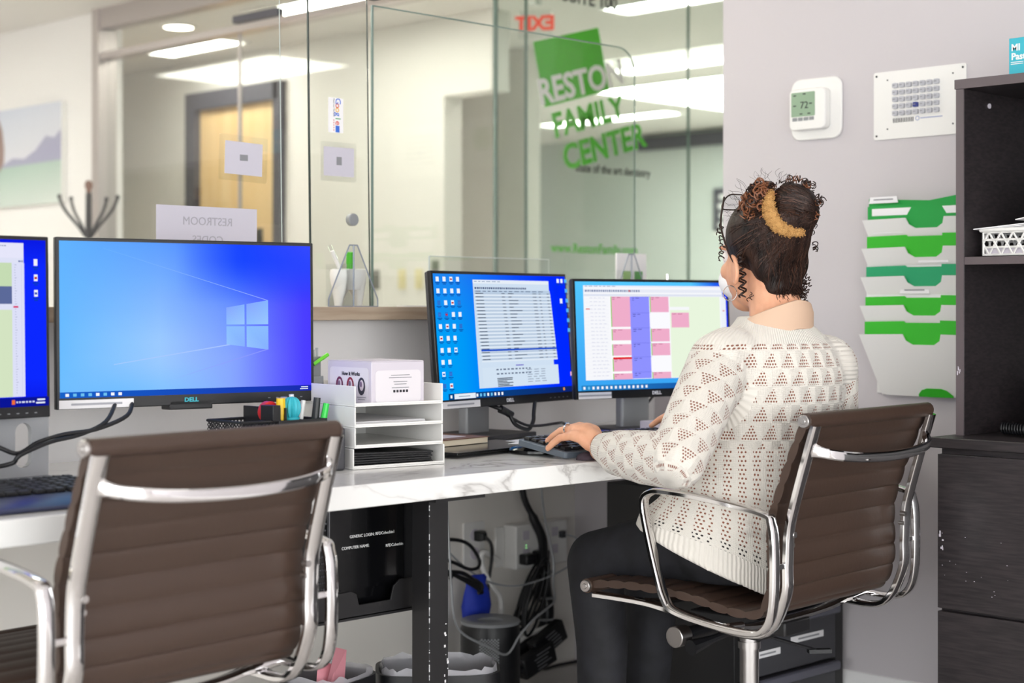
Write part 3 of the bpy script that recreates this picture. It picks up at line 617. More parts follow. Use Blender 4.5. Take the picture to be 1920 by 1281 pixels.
def monitor(label, x, y, rz, pitch, W, Hh, ztop, pic, stand, z0=.7405, logo='paper', strip=(.02, .27), mirror=False):
    t = thing('monitor', label, 'monitor', (x, y, z0), rz, None)
    P = M.Translation((0, 0, ztop-z0)) @ M.Rotation(-pitch, 4, 'X')
    b = MB().span((-W/2, .0, -Hh), (W/2, .012, 0)); b.build('bezel', MT['screenbody'], t, mx=P, bevel=.002)
    MB().loft([[V((sx*W/2*k, yy, -Hh/2+sz*Hh/2*k)) for sx, sz in ((-1, -1), (1, -1), (1, 1), (-1, 1))] for k, yy in ((.995, .012), (.985, .022), (.8, .04))]).build('back_shell', MT['dgrey'], t, mx=P, bevel=.003)
    bs, bb_ = .007, .021; SW, SH = W-2*bs, Hh-bs-bb_
    pc = Pic(SW, SH); pic(pc)
    colour_mesh('screen', [(pts, z*60, c) for pts, z, c in pc.f], t, P @ frame((-W/2+bs, -.0008, -bs), (1, 0, 0), (0, 0, 1)), sm)
    text('DELL', .0115, MT[logo], t, P @ frame((0, -.0008, -Hh+.0105), (1, 0, 0), (0, 0, 1)), name='logo', bold=.0004, sx=1.15)
    if strip:
        MB().box((-W/2+strip[0]*W/2+strip[1]*W/2, -.001, -Hh+.009), (strip[1]*W, .001, .016)).build('label_strip', MT['paper'], t, mx=P, smooth=False)
        colour_mesh('strip_print', [([(-.05, -.002), (.05, -.002), (.05, .002), (-.05, .002)], 0, '#aaaab2')], t, P @ frame((-W/2+strip[0]*W/2+strip[1]*W/2, -.0017, -Hh+.009), (1, 0, 0), (0, 0, 1)), pm)
    bt = MB()
    for i in range(5): bt.box((W/2-.03-i*.018, -.0004, -Hh+.009), (.005, .001, .0016))
    bt.build('menu_buttons', MT['grey'], t, mx=P, smooth=False)
    MB().box((0, .05, -Hh*.5), (.12, .025, .12)).build('mount', MT['dgrey'], t, mx=P, bevel=.004)
    if stand == 'column':
        MB().prism(rrect(.092, .03, .008, 4), M.Translation((0, .085, .012)), ztop-z0-.1).build('column', MT['stand'], t)
        MB().prism(rrect(.22, .18, .012, 4, 0, .06), M.Translation((0, 0, .001)), .011).build('base', MT['dgrey'], t, bevel=.002)
    elif stand == 'plate':
        pts = rrect(.50, .40, .004, 2, .052, .2); f = frame((0, .05, .001), (1, 0, 0), (0, 0, 1))
        hole = rrect(.034, .082, .0165, 6, .250, .066)
        # plate with a rounded cable slot: outline bridged to the hole
        n = len(pts); me = bmesh.new(); 
        vo = [me.verts.new((*p, 0)) for p in pts]; vh = [me.verts.new((*p, 0)) for p in hole]
        eo = [me.edges.new((vo[i], vo[(i+1) % n])) for i in range(n)]; eh = [me.edges.new((vh[i], vh[(i+1) % len(vh)])) for i in range(len(vh))]
        bmesh.ops.triangle_fill(me, edges=eo+eh, use_beauty=True)
        r = bmesh.ops.extrude_face_region(me, geom=me.faces[:]); bmesh.ops.translate(me, verts=[v for v in r['geom'] if isinstance(v, bmesh.types.BMVert)], vec=(0, 0, -.012))
        bmesh.ops.recalc_face_normals(me, faces=me.faces[:]); m_ = D.meshes.new('column'); me.to_mesh(m_); me.free(); m_.materials.append(MT['stand'])
        o = D.objects.new('column', m_); COL.objects.link(o); o.parent = t; o.matrix_basis = f
        MB().prism(rrect(.50, .16, .01, 4, .052, .04), M.Translation((0, 0, .001)), .009).build('base', MT['grey'], t, bevel=.002)
    else:
        MB().cyl((0, .05, ztop-z0-.16), (-.03, .30, ztop-z0-.19), .018, n=16).build('wall_arm', MT['dgrey'], t)
        MB().box((-.03, .315, ztop-z0-.19), (.10, .02, .12), M.Rotation(-rz, 3, 'Z')).build('arm_bracket', MT['dgrey'], t, bevel=.002)
        MB().span((-.04, .03, -Hh-.006), (.04, .038, -Hh)).loft([[V((sx*k, yy, zz)) for sx, zz in ((-1, -Hh-.008), (1, -Hh-.008), (1, -Hh+.01), (-1, -Hh+.01))] for k, yy in ((.045, .0), (.05, .03))]).build('sound_sensor', MT['screenbody'], t, mx=P, bevel=.002)
    return t
def mon_at(tl, yaw, W): return tl[0]+W/2*math.cos(yaw), tl[1]+W/2*math.sin(yaw)
monitor('black monitor showing a blue wallpaper with a glowing window logo', *mon_at((1.581, 2.766), -.175, .54), -.175, .017, .54, .322, 1.19, wallpaper, 'arm', logo='teal')  # teal logo colour stands for the cyan light it reflects
monitor('black monitor listing white account rows, beside the letter trays', *mon_at((2.552, 2.798), .139, .54), .139, .084, .54, .32, 1.143, accounts, 'column')
monitor('black monitor with a pink and violet appointment schedule behind the seated person', *mon_at((2.985, 2.756), -.212, .50), -.212, .055, .50, .298, 1.129, schedule, 'column', strip=(.03, .2))
monitor('black monitor cut by the left edge of the frame, on a silver slotted stand', *mon_at((.99, 2.672), .05, .54), .05, .02, .54, .325, 1.186, planner, 'plate', strip=(.02, .27))
# ------------------------------------------------------------------ keyboards
KEYS = {}
def key_mesh(w):
    k = round(w, 4)
    if k not in KEYS:
        b = MB(); W = w-.0035; L = .0155
        b.loft([[V((sx*W/2*s, sy*L/2*s, z)) for sx, sy in ((-1, -1), (1, -1), (1, 1), (-1, 1))] for s, z in ((1, 0), (1, .003), (.82, .007))])
        o = b.build('key', MT['black'], smooth=False); KEYS[k] = o.data; D.objects.remove(o)
    return KEYS[k]
def keyboard(label, x, y, z, rz, tilt, rest, body, hi=None):
    t = thing('keyboard', label, 'keyboard', (x, y, z), rz)
    Wd, Dp = .445, .15; T = M.Rotation(tilt, 4, 'X')
    MB().prism(rrect(Wd, Dp, .008, 4, 0, Dp/2), M.Translation((0, 0, .001)), .014).build('case', MT[body], t, mx=T, bevel=.002)
    if rest:
        MB().loft([[V((sx*Wd/2, yy, zz)) for sx, zz in ((-1, a), (1, a))]+[V((Wd/2, yy, c)), V((-Wd/2, yy, c))] for yy, a, c in ((-.085, .001, .005), (-.07, .001, .011), (-.02, .001, .016), (0, .001, .017))]).build('palm_rest', MT[rest], t, bevel=.002)
    rows = [[1]*15, [1]*13+[2], [1.5]+[1]*12+[1.5], [1.75]+[1]*11+[2.25], [2.25]+[1]*10+[2.75], [1.25, 1.25, 1.25, 6.25, 1.25, 1.25, 1.25, 1.25]]
    for ri, row in enumerate(rows):
        xx = -Wd/2+.008; yy = Dp-.018-ri*.0222
        for u in row + [0]+[1]*3+[0]+[1]*4:
            if u == 0: xx += .006; continue
            w = u*.0184
            if xx+w > Wd/2-.004: break
            o = D.objects.new('key', key_mesh(w)); COL.objects.link(o); o.parent = t; o.matrix_basis = T @ M.Translation((xx+w/2, yy, .0152)); xx += w
    if tilt > .05:
        for s in (-1, 1): MB().box((s*(Wd/2-.05), Dp*math.cos(tilt)-.03, .006), (.02, .006, .0115)).build('foot', MT['black'], t)
keyboard('dark keyboard with a glossy palm rest at the left desk edge', 1.285, 2.415, .7405, .0, .06, 'navy', 'black')
keyboard('dark keyboard with a slate rim under the person\'s hand', 2.745, 2.338, .7412, -.05, .13, None, 'slate_case')
wr = MB(); n = 14
wr.loft([[V((xx, .019*math.cos(a)*k, max(0, .0165*math.sin(a)*k))) for a in [PI*i/(n-1) for i in range(n)]] for xx, k in ((-.21, .3), (-.207, .8), (-.195, 1), (.195, 1), (.207, .8), (.21, .3))])
w_o = tag(wr.build('wrist_rest', MT['purple'], loc=(2.745, 2.308, .7408), ang=60), 'plum padded wrist rest in front of the slate-rimmed keyboard', 'wrist rest'); w_o.rotation_euler = (0, 0, -.05)
# ------------------------------------------------------------------ letter trays and what they hold
TR = M.Translation((2.078, 2.497, .7405)) @ M.Rotation(-.158, 4, 'Z')
TW, TD, TP = .2075, .30, .041
names = ['bottom white letter tray of the stack of four, holding black folders', 'second white letter tray from the bottom, empty', 'third white letter tray from the bottom, holding loose paper', 'topmost white letter tray, holding the printed carton']
for k in range(4):
    b = MB(); th = .003; h = TP-.0006; e = .004 if k == 0 else 0
    b.span((-e, 0, 0), (TW+e, TD, th)).span((-e, 0, th), (th-e, TD, h)).span((TW-th+e, 0, th), (TW+e, TD, h)).span((th-e, TD-th, th), (TW-th+e, TD, h)).span((th-e, 0, th), (TW-th+e, th, .007))
    o = b.build('letter_tray', MT['white'], mx=TR @ M.Translation((0, 0, k*TP)), bevel=.001); tag(o, names[k], 'letter tray', 'stack of white letter trays')
for i in range(6):
    b = MB().box((0, 0, .0012), (.185, .24, .0024)).box((0, 0, .0028), (.183, .238, .0008))
    o = b.build('folder', [MT['black']], mx=TR @ M.Translation((TW/2-.004+R_.uniform(-.003, .003), .135+R_.uniform(-.004, .004), .0035+i*.0046)) @ M.Rotation(R_.uniform(-.02, .02), 4, 'Z') @ M.Rotation(.004*i, 4, 'Y'), smooth=False)
    tag(o, '%s of six thin black folders stacked in the bottom letter tray' % ('lowest', 'second from the bottom', 'third from the bottom', 'third from the top', 'second from the top', 'topmost')[i], 'folder', 'black folders in the bottom tray')
for i in range(3):
    o = MB().box((0, 0, .0008), (.17, .235, .0016)).build('paper_sheet', MT['paper'], mx=TR @ M.Translation((TW/2-.008, .14+.004*i, 2*TP+.0035+i*.002)) @ M.Rotation(.02*i, 4, 'Z'), smooth=False)
    tag(o, '%s of three loose white sheets in the third letter tray' % ('lowest', 'middle', 'topmost')[i], 'paper', 'paper in the third letter tray')
cb = thing('cardboard_box', 'white printed carton standing in the top letter tray', 'box', (0, 0, 0)); cb.matrix_basis = TR @ M.Translation((.043, .008, 3*TP+.0035)) @ M.Rotation(.07, 4, 'Z')
MB().span((0, 0, 0), (.13, .155, .083)).build('carton', MT['card'], cb, bevel=.0015)
MB().span((.001, .001, .0832), (.129, .077, .0845)).span((.001, .079, .0832), (.129, .154, .0843)).build('flap', MT['card'], cb)
LF = frame((-.0004, .155, 0), (0, -1, 0), (0, 0, 1)); RF = frame((0, -.0004, 0), (1, 0, 0), (0, 0, 1))
MB().prism(rrect(.135, .07, .008, 4, .0775, .036), LF, .0004).build('panel', MT['cardpanel'], cb, smooth=False)
MB().prism(rrect(.112, .064, .008, 4, .065, .034), RF, .0004).build('panel', MT['cardpanel'], cb, smooth=False)
text('How It Works', .0105, MT['ink'], cb, LF @ M.Translation((.085, .058, .0008)), bold=.0003)
for cx_, c in ((.045, '#6a2a4a'), (.083, '#8a2c38'), (.122, '#3c3c44')):
    el = lambda a, b, dx=0, dy=0: [(cx_+dx+a*math.cos(2*PI*i/14), .034+dy+b*math.sin(2*PI*i/14)) for i in range(14)]
    colour_mesh('illustration', [(el(.013, .018), 0, c), (el(.007, .011, .001, .002), .0002, '#d8cdd0'), (el(.004, .006, -.001, .004), .0004, '#77607a')], cb, LF @ M.Translation((0, 0, .0009)), pm)
    for j in range(2): MB().box((cx_, .012-j*.004, .0007), (.03-.006*j, .0014, .0003)).build('fine_print', MT['inkgrey'], cb, mx=LF, smooth=False)
for j, (yy, wd) in enumerate(((.056, .046), (.051, .056), (.043, .034), (.038, .03), (.031, .042))): MB().box((.07, yy, .0007), (wd, .0014, .0003)).build('fine_print', MT['inkgrey'], cb, mx=RF, smooth=False)
for j in range(5): MB().prism(rrect(.0052, .0052, .001, 2, .055+j*.0078, .024), RF @ M.Translation((0, 0, .0004)), .0004).build('icon', MT['ink'], cb, smooth=False)
ch = thing('card_holder', 'small grey plastic card holder behind the printed carton', 'holder'); ch.matrix_basis = TR @ M.Translation((.022, .20, 3*TP+.0035))
MB().box((0, 0, .045), (.03, .003, .09)).box((.0, -.012, .025), (.03, .002, .05)).box((0, -.006, .002), (.03, .014, .003)).build('pocket', MT['grey'], ch, bevel=.001)
for i in range(3): MB().box((-.008+i*.008, .003, .06+.004*i), (.005, .002, .08)).build('divider', MT['stand'], ch)
gp = pen('pen', 'lime green pen tucked behind the printed carton', (0, 0, 0), (.034, 0, .02), .004, MT['limepen']); gp.matrix_basis = TR @ M.Translation((.012, .185, 3*TP+.078))
# ------------------------------------------------------------------ caddy, pens, document box left of the trays
cd = thing('pen_caddy', 'black mesh desk caddy behind the empty brown chair', 'pen caddy', (1.95, 2.61, .7405))
def mesh_panel(a, u, v, nu, nv):
    b = MB(); a, u, v = V(a), V(u), V(v)
    for i in range(-nv, nu):
        for s in (0, 1):
            t0, t1 = max(0, -i), min(nv, nu-i)
            if t1 <= t0: continue
            p = lambda t: a+u*((i+t)/nu if not s else 1-(i+t)/nu)+v*(t/nv)
            b.tube([p(t0), p(t1)], .0011, 3)
    return b
for q in (((-.10, -.055, 0), (.09, 0, 0), (0, 0, .1), 11, 12), ((-.10, .055, 0), (0, -.11, 0), (0, 0, .1), 13, 12), ((-.10, .055, 0), (.2, 0, 0), (0, 0, .1), 24, 12)):
    mesh_panel(*q).build('wire_mesh', MT['black'], cd, smooth=False)
MB().tube([(-.10, -.055, .1), (-.01, -.055, .1), (-.01, .055, .1), (-.10, .055, .1)], .003, 6, closed=True).span((-.1, -.055, 0), (.1, .055, .004)).build('rim', MT['black'], cd)
c2 = MB().span((-.012, -.058, 0), (.103, -.054, .1)).span((-.012, .054, 0), (.103, .058, .1)).span((.1, -.058, 0), (.104, .058, .1)).span((-.014, -.058, 0), (-.01, .058, .125)).span((-.01, -.02, .09), (.1, .02, .092)).span((.045, -.056, .02), (.048, .056, .1)).span((-.03, -.06, .1), (-.012, -.02, .13))
c2.build('bin', MT['black'], cd, bevel=.001)
X0, Y0, Z0 = 1.95, 2.61, .7405
rd = thing('tape_dispenser', 'round red tape dispenser sticking out of the black caddy', 'tape dispenser', (X0-.005, Y0-.012, Z0+.103))
MB().cyl((0, -.008, .012), (0, .008, .012), .021, n=24).build('shell', MT['red'], rd, bevel=.002); MB().cyl((0, -.0095, .014), (0, .0095, .014), .008, n=16).build('hub', MT['white'], rd)
pen('marker', 'broad yellow marker with black grip in the black caddy', (X0+.012, Y0-.03, Z0+.06), (X0+.008, Y0-.034, Z0+.142), .0085, MT['yellow'])
MB().box((X0+.012, Y0-.043, Z0+.105), (.004, .004, .036)).build('grip', MT['black'])
D.objects['grip'].parent = D.objects['marker']; D.objects['grip'].matrix_parent_inverse = M.Translation(V(D.objects['marker'].location)).inverted()
ctt = thing('cactus_pen', 'teal ribbed cactus-shaped pen topper in the black caddy', 'pen', (X0+.034, Y0-.035, Z0+.09))
cb_ = MB(); rings = []
for i in range(9):
    a = PI*i/8; z = .032-.022*math.cos(a); r = .0155*math.sin(a)**.8+.001
    rings.append([V((r*(1+.1*math.cos(12*t)*1)*math.cos(t), r*(1+.1*math.cos(12*t))*math.sin(t), z)) for t in [2*PI*j/48 for j in range(48)]])
cb_.loft(rings).build('ribbed_top', MT['teal'], ctt, ang=50); MB().cyl((0, 0, 0), (0, 0, .014), .0135, .0155, 18).build('pot', MT['teal'], ctt); MB().cyl((0, 0, -.06), (0, 0, 0), .004).build('barrel', MT['white'], ctt)
for lab, dx, dy, lx, top, m, cap, r in (('white pen leaning left beside the teal cactus pen', .055, -.02, .018, .135, 'white', 'white', .0045), ('white pen standing at the back of the black caddy', .083, .02, -.012, .145, 'white', 'white', .005),
        ('black and lime pen in the black caddy', .083, -.035, .012, .14, 'limepen', 'black', .007), ('bright green highlighter leaning right in the black caddy', .093, -.04, .022, .128, 'green', 'green', .0062), ('lime pen half hidden beside the teal cactus pen', .048, .0, .004, .125, 'limepen', 'limepen', .005),
        ('grey pen at the back of the black caddy', .065, .03, -.004, .14, 'stand', 'stand', .007)):
    pen('pen', lab, (X0+dx, Y0+dy, Z0+.03), (X0+dx+lx*.9, Y0+dy-.004, Z0+top), r, MT[m], MT[cap])
db = thing('label_printer', 'black desk device with a white front beside the letter trays', 'device', (2.02, 2.53, .7405), -.158)
MB().span((-.07, -.02, .0), (.044, .11, .083)).build('shell', MT['dgrey'], db, bevel=.004); MB().span((-.064, -.0215, .004), (.014, -.0195, .074)).build('white_front', MT['paper'], db)
MB().sphere((-.012, .045, .082), (.06, .067, .014), 20).build('lid', MT['blackgloss'], db); MB().box((.012, -.022, .072), (.004, .003, .004)).build('latch', MT['black'], db)
# ------------------------------------------------------------------ flat things right of the trays
def flat(name, label, cat, x, y, z, sx, sy, sz, rz, m, bevel=.001): 
    t = MB().box((0, 0, sz/2), (sx, sy, sz)).build(name, MT[m], bevel=bevel, loc=(x, y, z)); t.rotation_euler = (0, 0, rz); return tag(t, label, cat)
flat('document_case', 'large black document case lying under the middle monitor', 'case', 2.56, 2.72, .7405, .40, .27, .006, -.1, 'black')
flat('folder', 'black glossy folder on top of the document case', 'folder', 2.53, 2.62, .7468, .33, .16, .006, .12, 'blackgloss')
bk = thing('notebook', 'brown covered notebook with cream pages beside the letter trays', 'book', (2.50, 2.72, .7530), .1)
MB().box((0, 0, .007), (.2, .13, .012)).build('page_block', mat('cream_pages', '#e9dcc4', .7), bk); MB().box((0, 0, .0142), (.204, .134, .002)).box((0, .066, .0075), (.204, .002, .013)).build('cover', MT['brown'], bk)
MB().box((0, 0, .0155), (.12, .07, .0006)).build('cover_print', MT['card'], bk)
for i, (x, y, r) in enumerate(((2.665, 2.60, .4), (2.70, 2.63, .1), (2.70, 2.57, -.2))):
    flat('note_paper', ('white note paper sticking out behind the keyboard', 'white note paper lying nearest the middle monitor stand', 'white note paper under the keyboard edge')[i], 'paper', x, y, .7535+.0012*i, .1, .05, .001, r, 'paper', 0)
ph = thing('mouse', 'low black mouse in front of the note papers', 'mouse', (2.575, 2.50, .7405), .3)
MB().sphere((0, 0, .005), (.034, .055, .016), 18).build('shell', MT['blackgloss'], ph); MB().box((0, .02, .0195), (.006, .016, .003)).build('wheel', MT['grey'], ph)
D.objects.remove(D.objects['foot_tmp']) if 'foot_tmp' in D.objects else None
flat('blue_card', 'blue card lying behind the person\'s hand', 'card', 3.02, 2.69, .7525, .1, .07, .002, .2, 'blue')
flat('clear_box', 'low translucent white box behind the slate-rimmed keyboard', 'box', 3.22, 2.66, .7525, .12, .05, .022, -.1, 'card', .003)
def cable(name, label, pts, r, m, cat='cable', n=5, group=None):
    return tag(MB().tube(smoothpath(pts, n), r, 7).build(name, MT[m], ang=80), label, cat, group)
cable('monitor_cable', 'black cable sagging left from the wallpaper monitor, upper of two', [(1.736, 2.75, .885), (1.70, 2.71, .855), (1.627, 2.7, .833), (1.561, 2.7, .827), (1.508, 2.7, .815), (1.464, 2.69, .799), (1.43, 2.70, .812), (1.38, 2.74, .83), (1.3, 2.76, .86)], .0042, 'black')
cable('monitor_cable', 'black cable sagging left from the wallpaper monitor, lower of two', [(1.701, 2.75, .88), (1.65, 2.705, .845), (1.594, 2.7, .825), (1.529, 2.69, .816), (1.464, 2.68, .797), (1.452, 2.69, .782), (1.40, 2.70, .775), (1.3, 2.72, .77)], .0042, 'black')
cable('monitor_cable', 'black looped cable with a plug under the middle monitor', [(2.77, 2.83, .825), (2.79, 2.80, .812), (2.811, 2.8, .800), (2.823, 2.79, .776), (2.865, 2.79, .763), (2.893, 2.80, .781), (2.905, 2.81, .80), (2.93, 2.83, .83)], .005, 'black')
cable('monitor_cable', 'black cable running right from the middle monitor stand', [(2.80, 2.81, .805), (2.85, 2.79, .776), (2.90, 2.79, .77), (2.98, 2.80, .772), (3.06, 2.86, .766), (3.12, 2.9, .755), (3.16, 2.93, .7505)], .0035, 'black')
cable('monitor_cable', 'black cable curving up behind the schedule monitor', [(3.26, 2.79, .7465), (3.275, 2.79, .765), (3.304, 2.8, .79), (3.38, 2.82, .83)], .0035, 'black')
MB().cyl((2.785, 2.805, .815), (2.82, 2.80, .800), .010, .0075).build('plug', MT['black'], None)
o = D.objects['plug']; o.parent = D.objects['monitor_cable.002']
# ================================================================== CHAIRS
def chair(label, x, y, rz, dz, da=0):
    t = thing('office_chair', label, 'chair', (x, y, 0), rz, None)
    W = .239
    prof = [(-.284, .838), (-.276, .826), (-.243, .749), (-.213, .667), (-.205, .623), (-.206, .561), (-.203, .51), (-.178, .462), (-.109, .459), (-.019, .474), (.101, .482), (.205, .478), (.243, .47)]
    path = smoothpath([(0, a, b+dz) for a, b in prof], 26)
    cum = [0]
    for p, q in zip(path, path[1:]): cum.append(cum[-1]+(q-p).length)
    nx = 7; top, bot = [], []
    for i, p in enumerate(path):
        tt = (path[min(i+1, len(path)-1)]-path[max(i-1, 0)]).normalized(); nn = V((0, -tt.z, tt.y))
        h = .0035+.0052*abs(math.sin(PI*cum[i]/.043))**.4
        xs = [-W+2*W*k/(nx-1) for k in range(nx)]
        top.append([V((xx, 0, 0))+p+nn*h for xx in xs]); bot.append([V((xx, 0, 0))+p-nn*h for xx in xs])
    MB().loft([a+b[::-1] for a, b in zip(top, bot)]).build('seat_sling', MT['leather'], t, ang=50)
    MB().tube([(sx*(W+.006), -.286, .842+dz) for sx in (-1, -.8, -.4, 0, .4, .8, 1)], .0155, 14).build('headroll', MT['leather'], t)
    MB().tube([(sx*(W+.006), .246, .470+dz) for sx in (-1, -.5, 0, .5, 1)], .0155, 14).build('front_roll', MT['leather'], t)
    rp = [(-.288, .834), (-.262, .749), (-.238, .666), (-.229, .624), (-.226, .562), (-.222, .5), (-.19, .442), (-.11, .435), (-.0, .452), (.1, .466), (.235, .468)]
    ap = [(-.235, .645), (-.213, .664), (-.086, .682), (.017, .689), (.052, .685), (.069, .667), (.063, .624), (.037, .53), (.017, .475), (-.009, .452), (-.099, .436), (-.185, .431), (-.222, .446), (-.238, .49), (-.241, .579)]
    for s in (-1, 1):
        MB().sweep(smoothpath([(s*(W-.008), a-.010*(b > .47)-.004, b+dz-.016*(b < .48)) for a, b in rp], 5), (1, 0, 0), .030, .014).build('side_rail', MT['chrome'], t)
        MB().sweep(smoothpath([(s*(W+.04), a, b+dz-da*(b > .6)) for a, b in ap], 6, True), (1, 0, 0), .026, .013, closed=True).build('armrest', MT['chrome'], t)
        MB().box((s*(W+.018), -.236, .562+dz), (.046, .013, .011)).build('arm_bracket', MT['chrome'], t, bevel=.002); MB().cyl((s*(W+.03), -.12, .433+dz), (s*(W-.03), -.12, .428+dz), .008).build('seat_bracket', MT['chrome'], t)
        for yy, zz in ((-.286, .842), (.246, .470)): MB().cyl((s*(W+.004), yy, zz+dz), (s*(W+.0125), yy, zz+dz), .0135, .0125, 18).cyl((s*(W+.012), yy, zz+dz), (s*(W+.0145), yy, zz+dz), .006, n=12).build('end_cap', MT['satin'], t, bevel=.001)
        MB().cyl((s*(W-.02), -.250, .62+dz), (s*(W-.02), -.238, .62+dz), .006, n=10).cyl((s*(W-.02), -.246, .60+dz), (s*(W-.02), -.234, .60+dz), .005, n=10).build('bolt', MT['satin'], t)
    cp = [(-(W-.012), -.285, .789), (-.20, -.313, .778), (-.12, -.333, .768), (0, -.34, .764), (.12, -.333, .768), (.20, -.313, .778), (W-.012, -.285, .789)]
    MB().sweep(smoothpath([(a, b, c+dz) for a, b, c in cp], 5), (0, 0, 1), [.036, .032, .026, .022]+[.020]*23+[.022, .026, .032, .036], .013).build('back_stretcher', MT['chrome'], t)
    for yy, zz in ((-.10, .418), (.11, .445)):
        MB().sweep(smoothpath([(-W, yy, zz+dz+.01), (-.12, yy, zz+dz-.005), (.12, yy, zz+dz-.005), (W, yy, zz+dz+.01)], 5), (0, 1, 0), .03, .012).build('seat_spreader', MT['chrome'], t)
    MB().box((0, .0, .395+dz), (.1, .24, .03)).box((0, 0, .375+dz), (.07, .1, .03)).build('tilt_mechanism', MT['blackmetal'], t, bevel=.004)
    MB().cyl((-.02, .07, .375+dz), (-.155, .075, .372+dz), .013, .016, 14).build('tilt_knob_stem', MT['black'], t)
    MB().cyl((-.13, .075, .372+dz), (-.165, .077, .372+dz), .0225, n=20).build('tilt_knob', MT['satin'], t, bevel=.002)
    MB().tube([(0, .03, .37+dz), (-.08, .035, .362+dz), (-.15, .045, .352+dz)], [.007, .008, .017], 10).build('height_lever', MT['black'], t)
    MB().tube([(.02, 0, .365+dz), (.09, -.075, .335+dz), (.112, -.095, .326+dz)], .004, 6).box((.118, -.10, .324+dz), (.05, .018, .008), M.Rotation(-.7, 3, 'Z')).build('tension_lever', MT['black'], t)
    MB().cyl((0, 0, .24), (0, 0, .37+dz), .0205, n=24).cyl((0, 0, .335), (0, 0, .35), .024, n=24).build('gas_post', MT['satin'], t)
    MB().cyl((0, 0, .07), (0, 0, .26), .027, .025, 24).build('post_sleeve', MT['blackmetal'], t)
    for k in range(5):
        a = 2*PI*k/5+.3; c, s = math.cos(a), math.sin(a)
        MB().loft([[V((c*r-s*q*w_, s*r+c*q*w_, z+dzz)) for q, dzz in ((-1, 0), (1, 0), (.7, h), (-.7, h))] for r, w_, z, h in ((.02, .024, .075, .045), (.15, .02, .07, .03), (.29, .015, .062, .02))]).build('base_leg', MT['satin'], t, bevel=.003)
        cs = MB().cyl((c*.28, s*.28, .04), (c*.28, s*.28, .066), .008)
        for q in (-1, 1): cs.cyl((c*.28-s*q*.008, s*.28+c*q*.008, .027), (c*.28-s*q*.022, s*.28+c*q*.022, .027), .026, n=16)
        cs.build('caster', MT['black'], t)
    return t
chair('brown ribbed office chair with chrome arms, under the seated person', 2.847, 2.117, .057, 0)
chair('empty brown ribbed office chair with chrome arms, back turned to the viewer', 1.464, 2.395, .08, .015, .014)
# ================================================================== RIGHT WALL
XW = 3.65
th = thing('thermostat', 'white thermostat with a small grey display on the grey wall', 'thermostat', (XW, 2.492, 1.50))
TF = frame((-.0001, 0, 0), (0, -1, 0), (0, 0, 1))
MB().prism(rrect(.158, .162, .028, 6, 0, .08), TF, .008).build('wall_plate', MT['white'], th, bevel=.003)
MB().prism(rrect(.112, .108, .014, 6, -.012, .078), TF @ M.Translation((0, 0, .008)), .024).build('body', MT['white'], th, bevel=.003)
MB().prism(rrect(.074, .064, .003, 3, -.024, .091), TF @ M.Translation((0, 0, .0318)), .001).build('display', MT['lcd'], th, smooth=False)
text('72', .026, MT['ink'], th, TF @ M.Translation((-.02, .088, .0331))); 
for x_, y_ in ((-.05, .115), (-.02, .118), (.0, .092), (-.05, .088), (-.03, .066), (-.005, .066)): MB().box((x_, y_, .0331), (.009, .003, .0004)).build('segment', MT['ink'], th, mx=TF, smooth=False)
for i in range(4): MB().box((-.050+i*.0175, .0525, .0322), (.015, .009, .0015)).build('button', MT['grey'], th, mx=TF, bevel=.0005)
ip = thing('intercom_panel', 'white wall panel with a grid of grey buttons and one blue button', 'intercom', (XW, 2.1885, 1.484))
MB().prism(rrect(.262, .172, .006, 4, 0, .086), TF, .004).build('face_plate', MT['white'], ip, bevel=.0008)
kb = MB().prism(rrect(.0142, .0122, .0028, 3), M.Identity(4), .006)
ko = kb.build('button', [MT['btn']]); kbm = ko.data; kb2 = kbm.copy(); kb2.materials[0] = MT['blue'] if False else mat('blue_button', '#1b2a86', .3); D.objects.remove(ko)
for r in range(5):
    for c in range(7):
        o = D.objects.new('button', kb2 if (r, c) == (3, 3) else kbm); COL.objects.link(o); o.parent = ip; o.matrix_basis = TF @ M.Translation((-.066+c*.0195, .134-r*.0175, .004))
        if (r, c) == (3, 3): o['label'] = 'blue button'
        MB().box((0, 0, .0102), (.007, .002, .0003)).build('legend', MT['inkgrey'], o, smooth=False)
gr = MB()
for i in range(13): gr.box((-.073+i*.0047, .046, .0042), (.0022, .011, .0006))
gr.build('speaker_slots', MT['ink'], ip, mx=TF, smooth=False)
MB().box((.035, .047, .0042), (.062, .003, .0004)).lathe([(.006, .0041), (.006, .0046), (.004, .0046), (.004, .0041), (.006, .0041)], (-.008+.004, .047, 0), 16).build('maker_print', mat('print_blue', '#aab0cc', .6), ip, mx=TF, smooth=False)
for x_, y_ in ((-.122, .162), (.122, .162), (-.122, .01), (.122, .01), (-.09, .15), (.095, .15), (-.09, .026), (.095, .026)): MB().cyl((x_, y_, .003), (x_, y_, .0052), .0028 if abs(x_) > .1 else .002, n=10).build('screw', MT['ink'], ip, mx=TF)
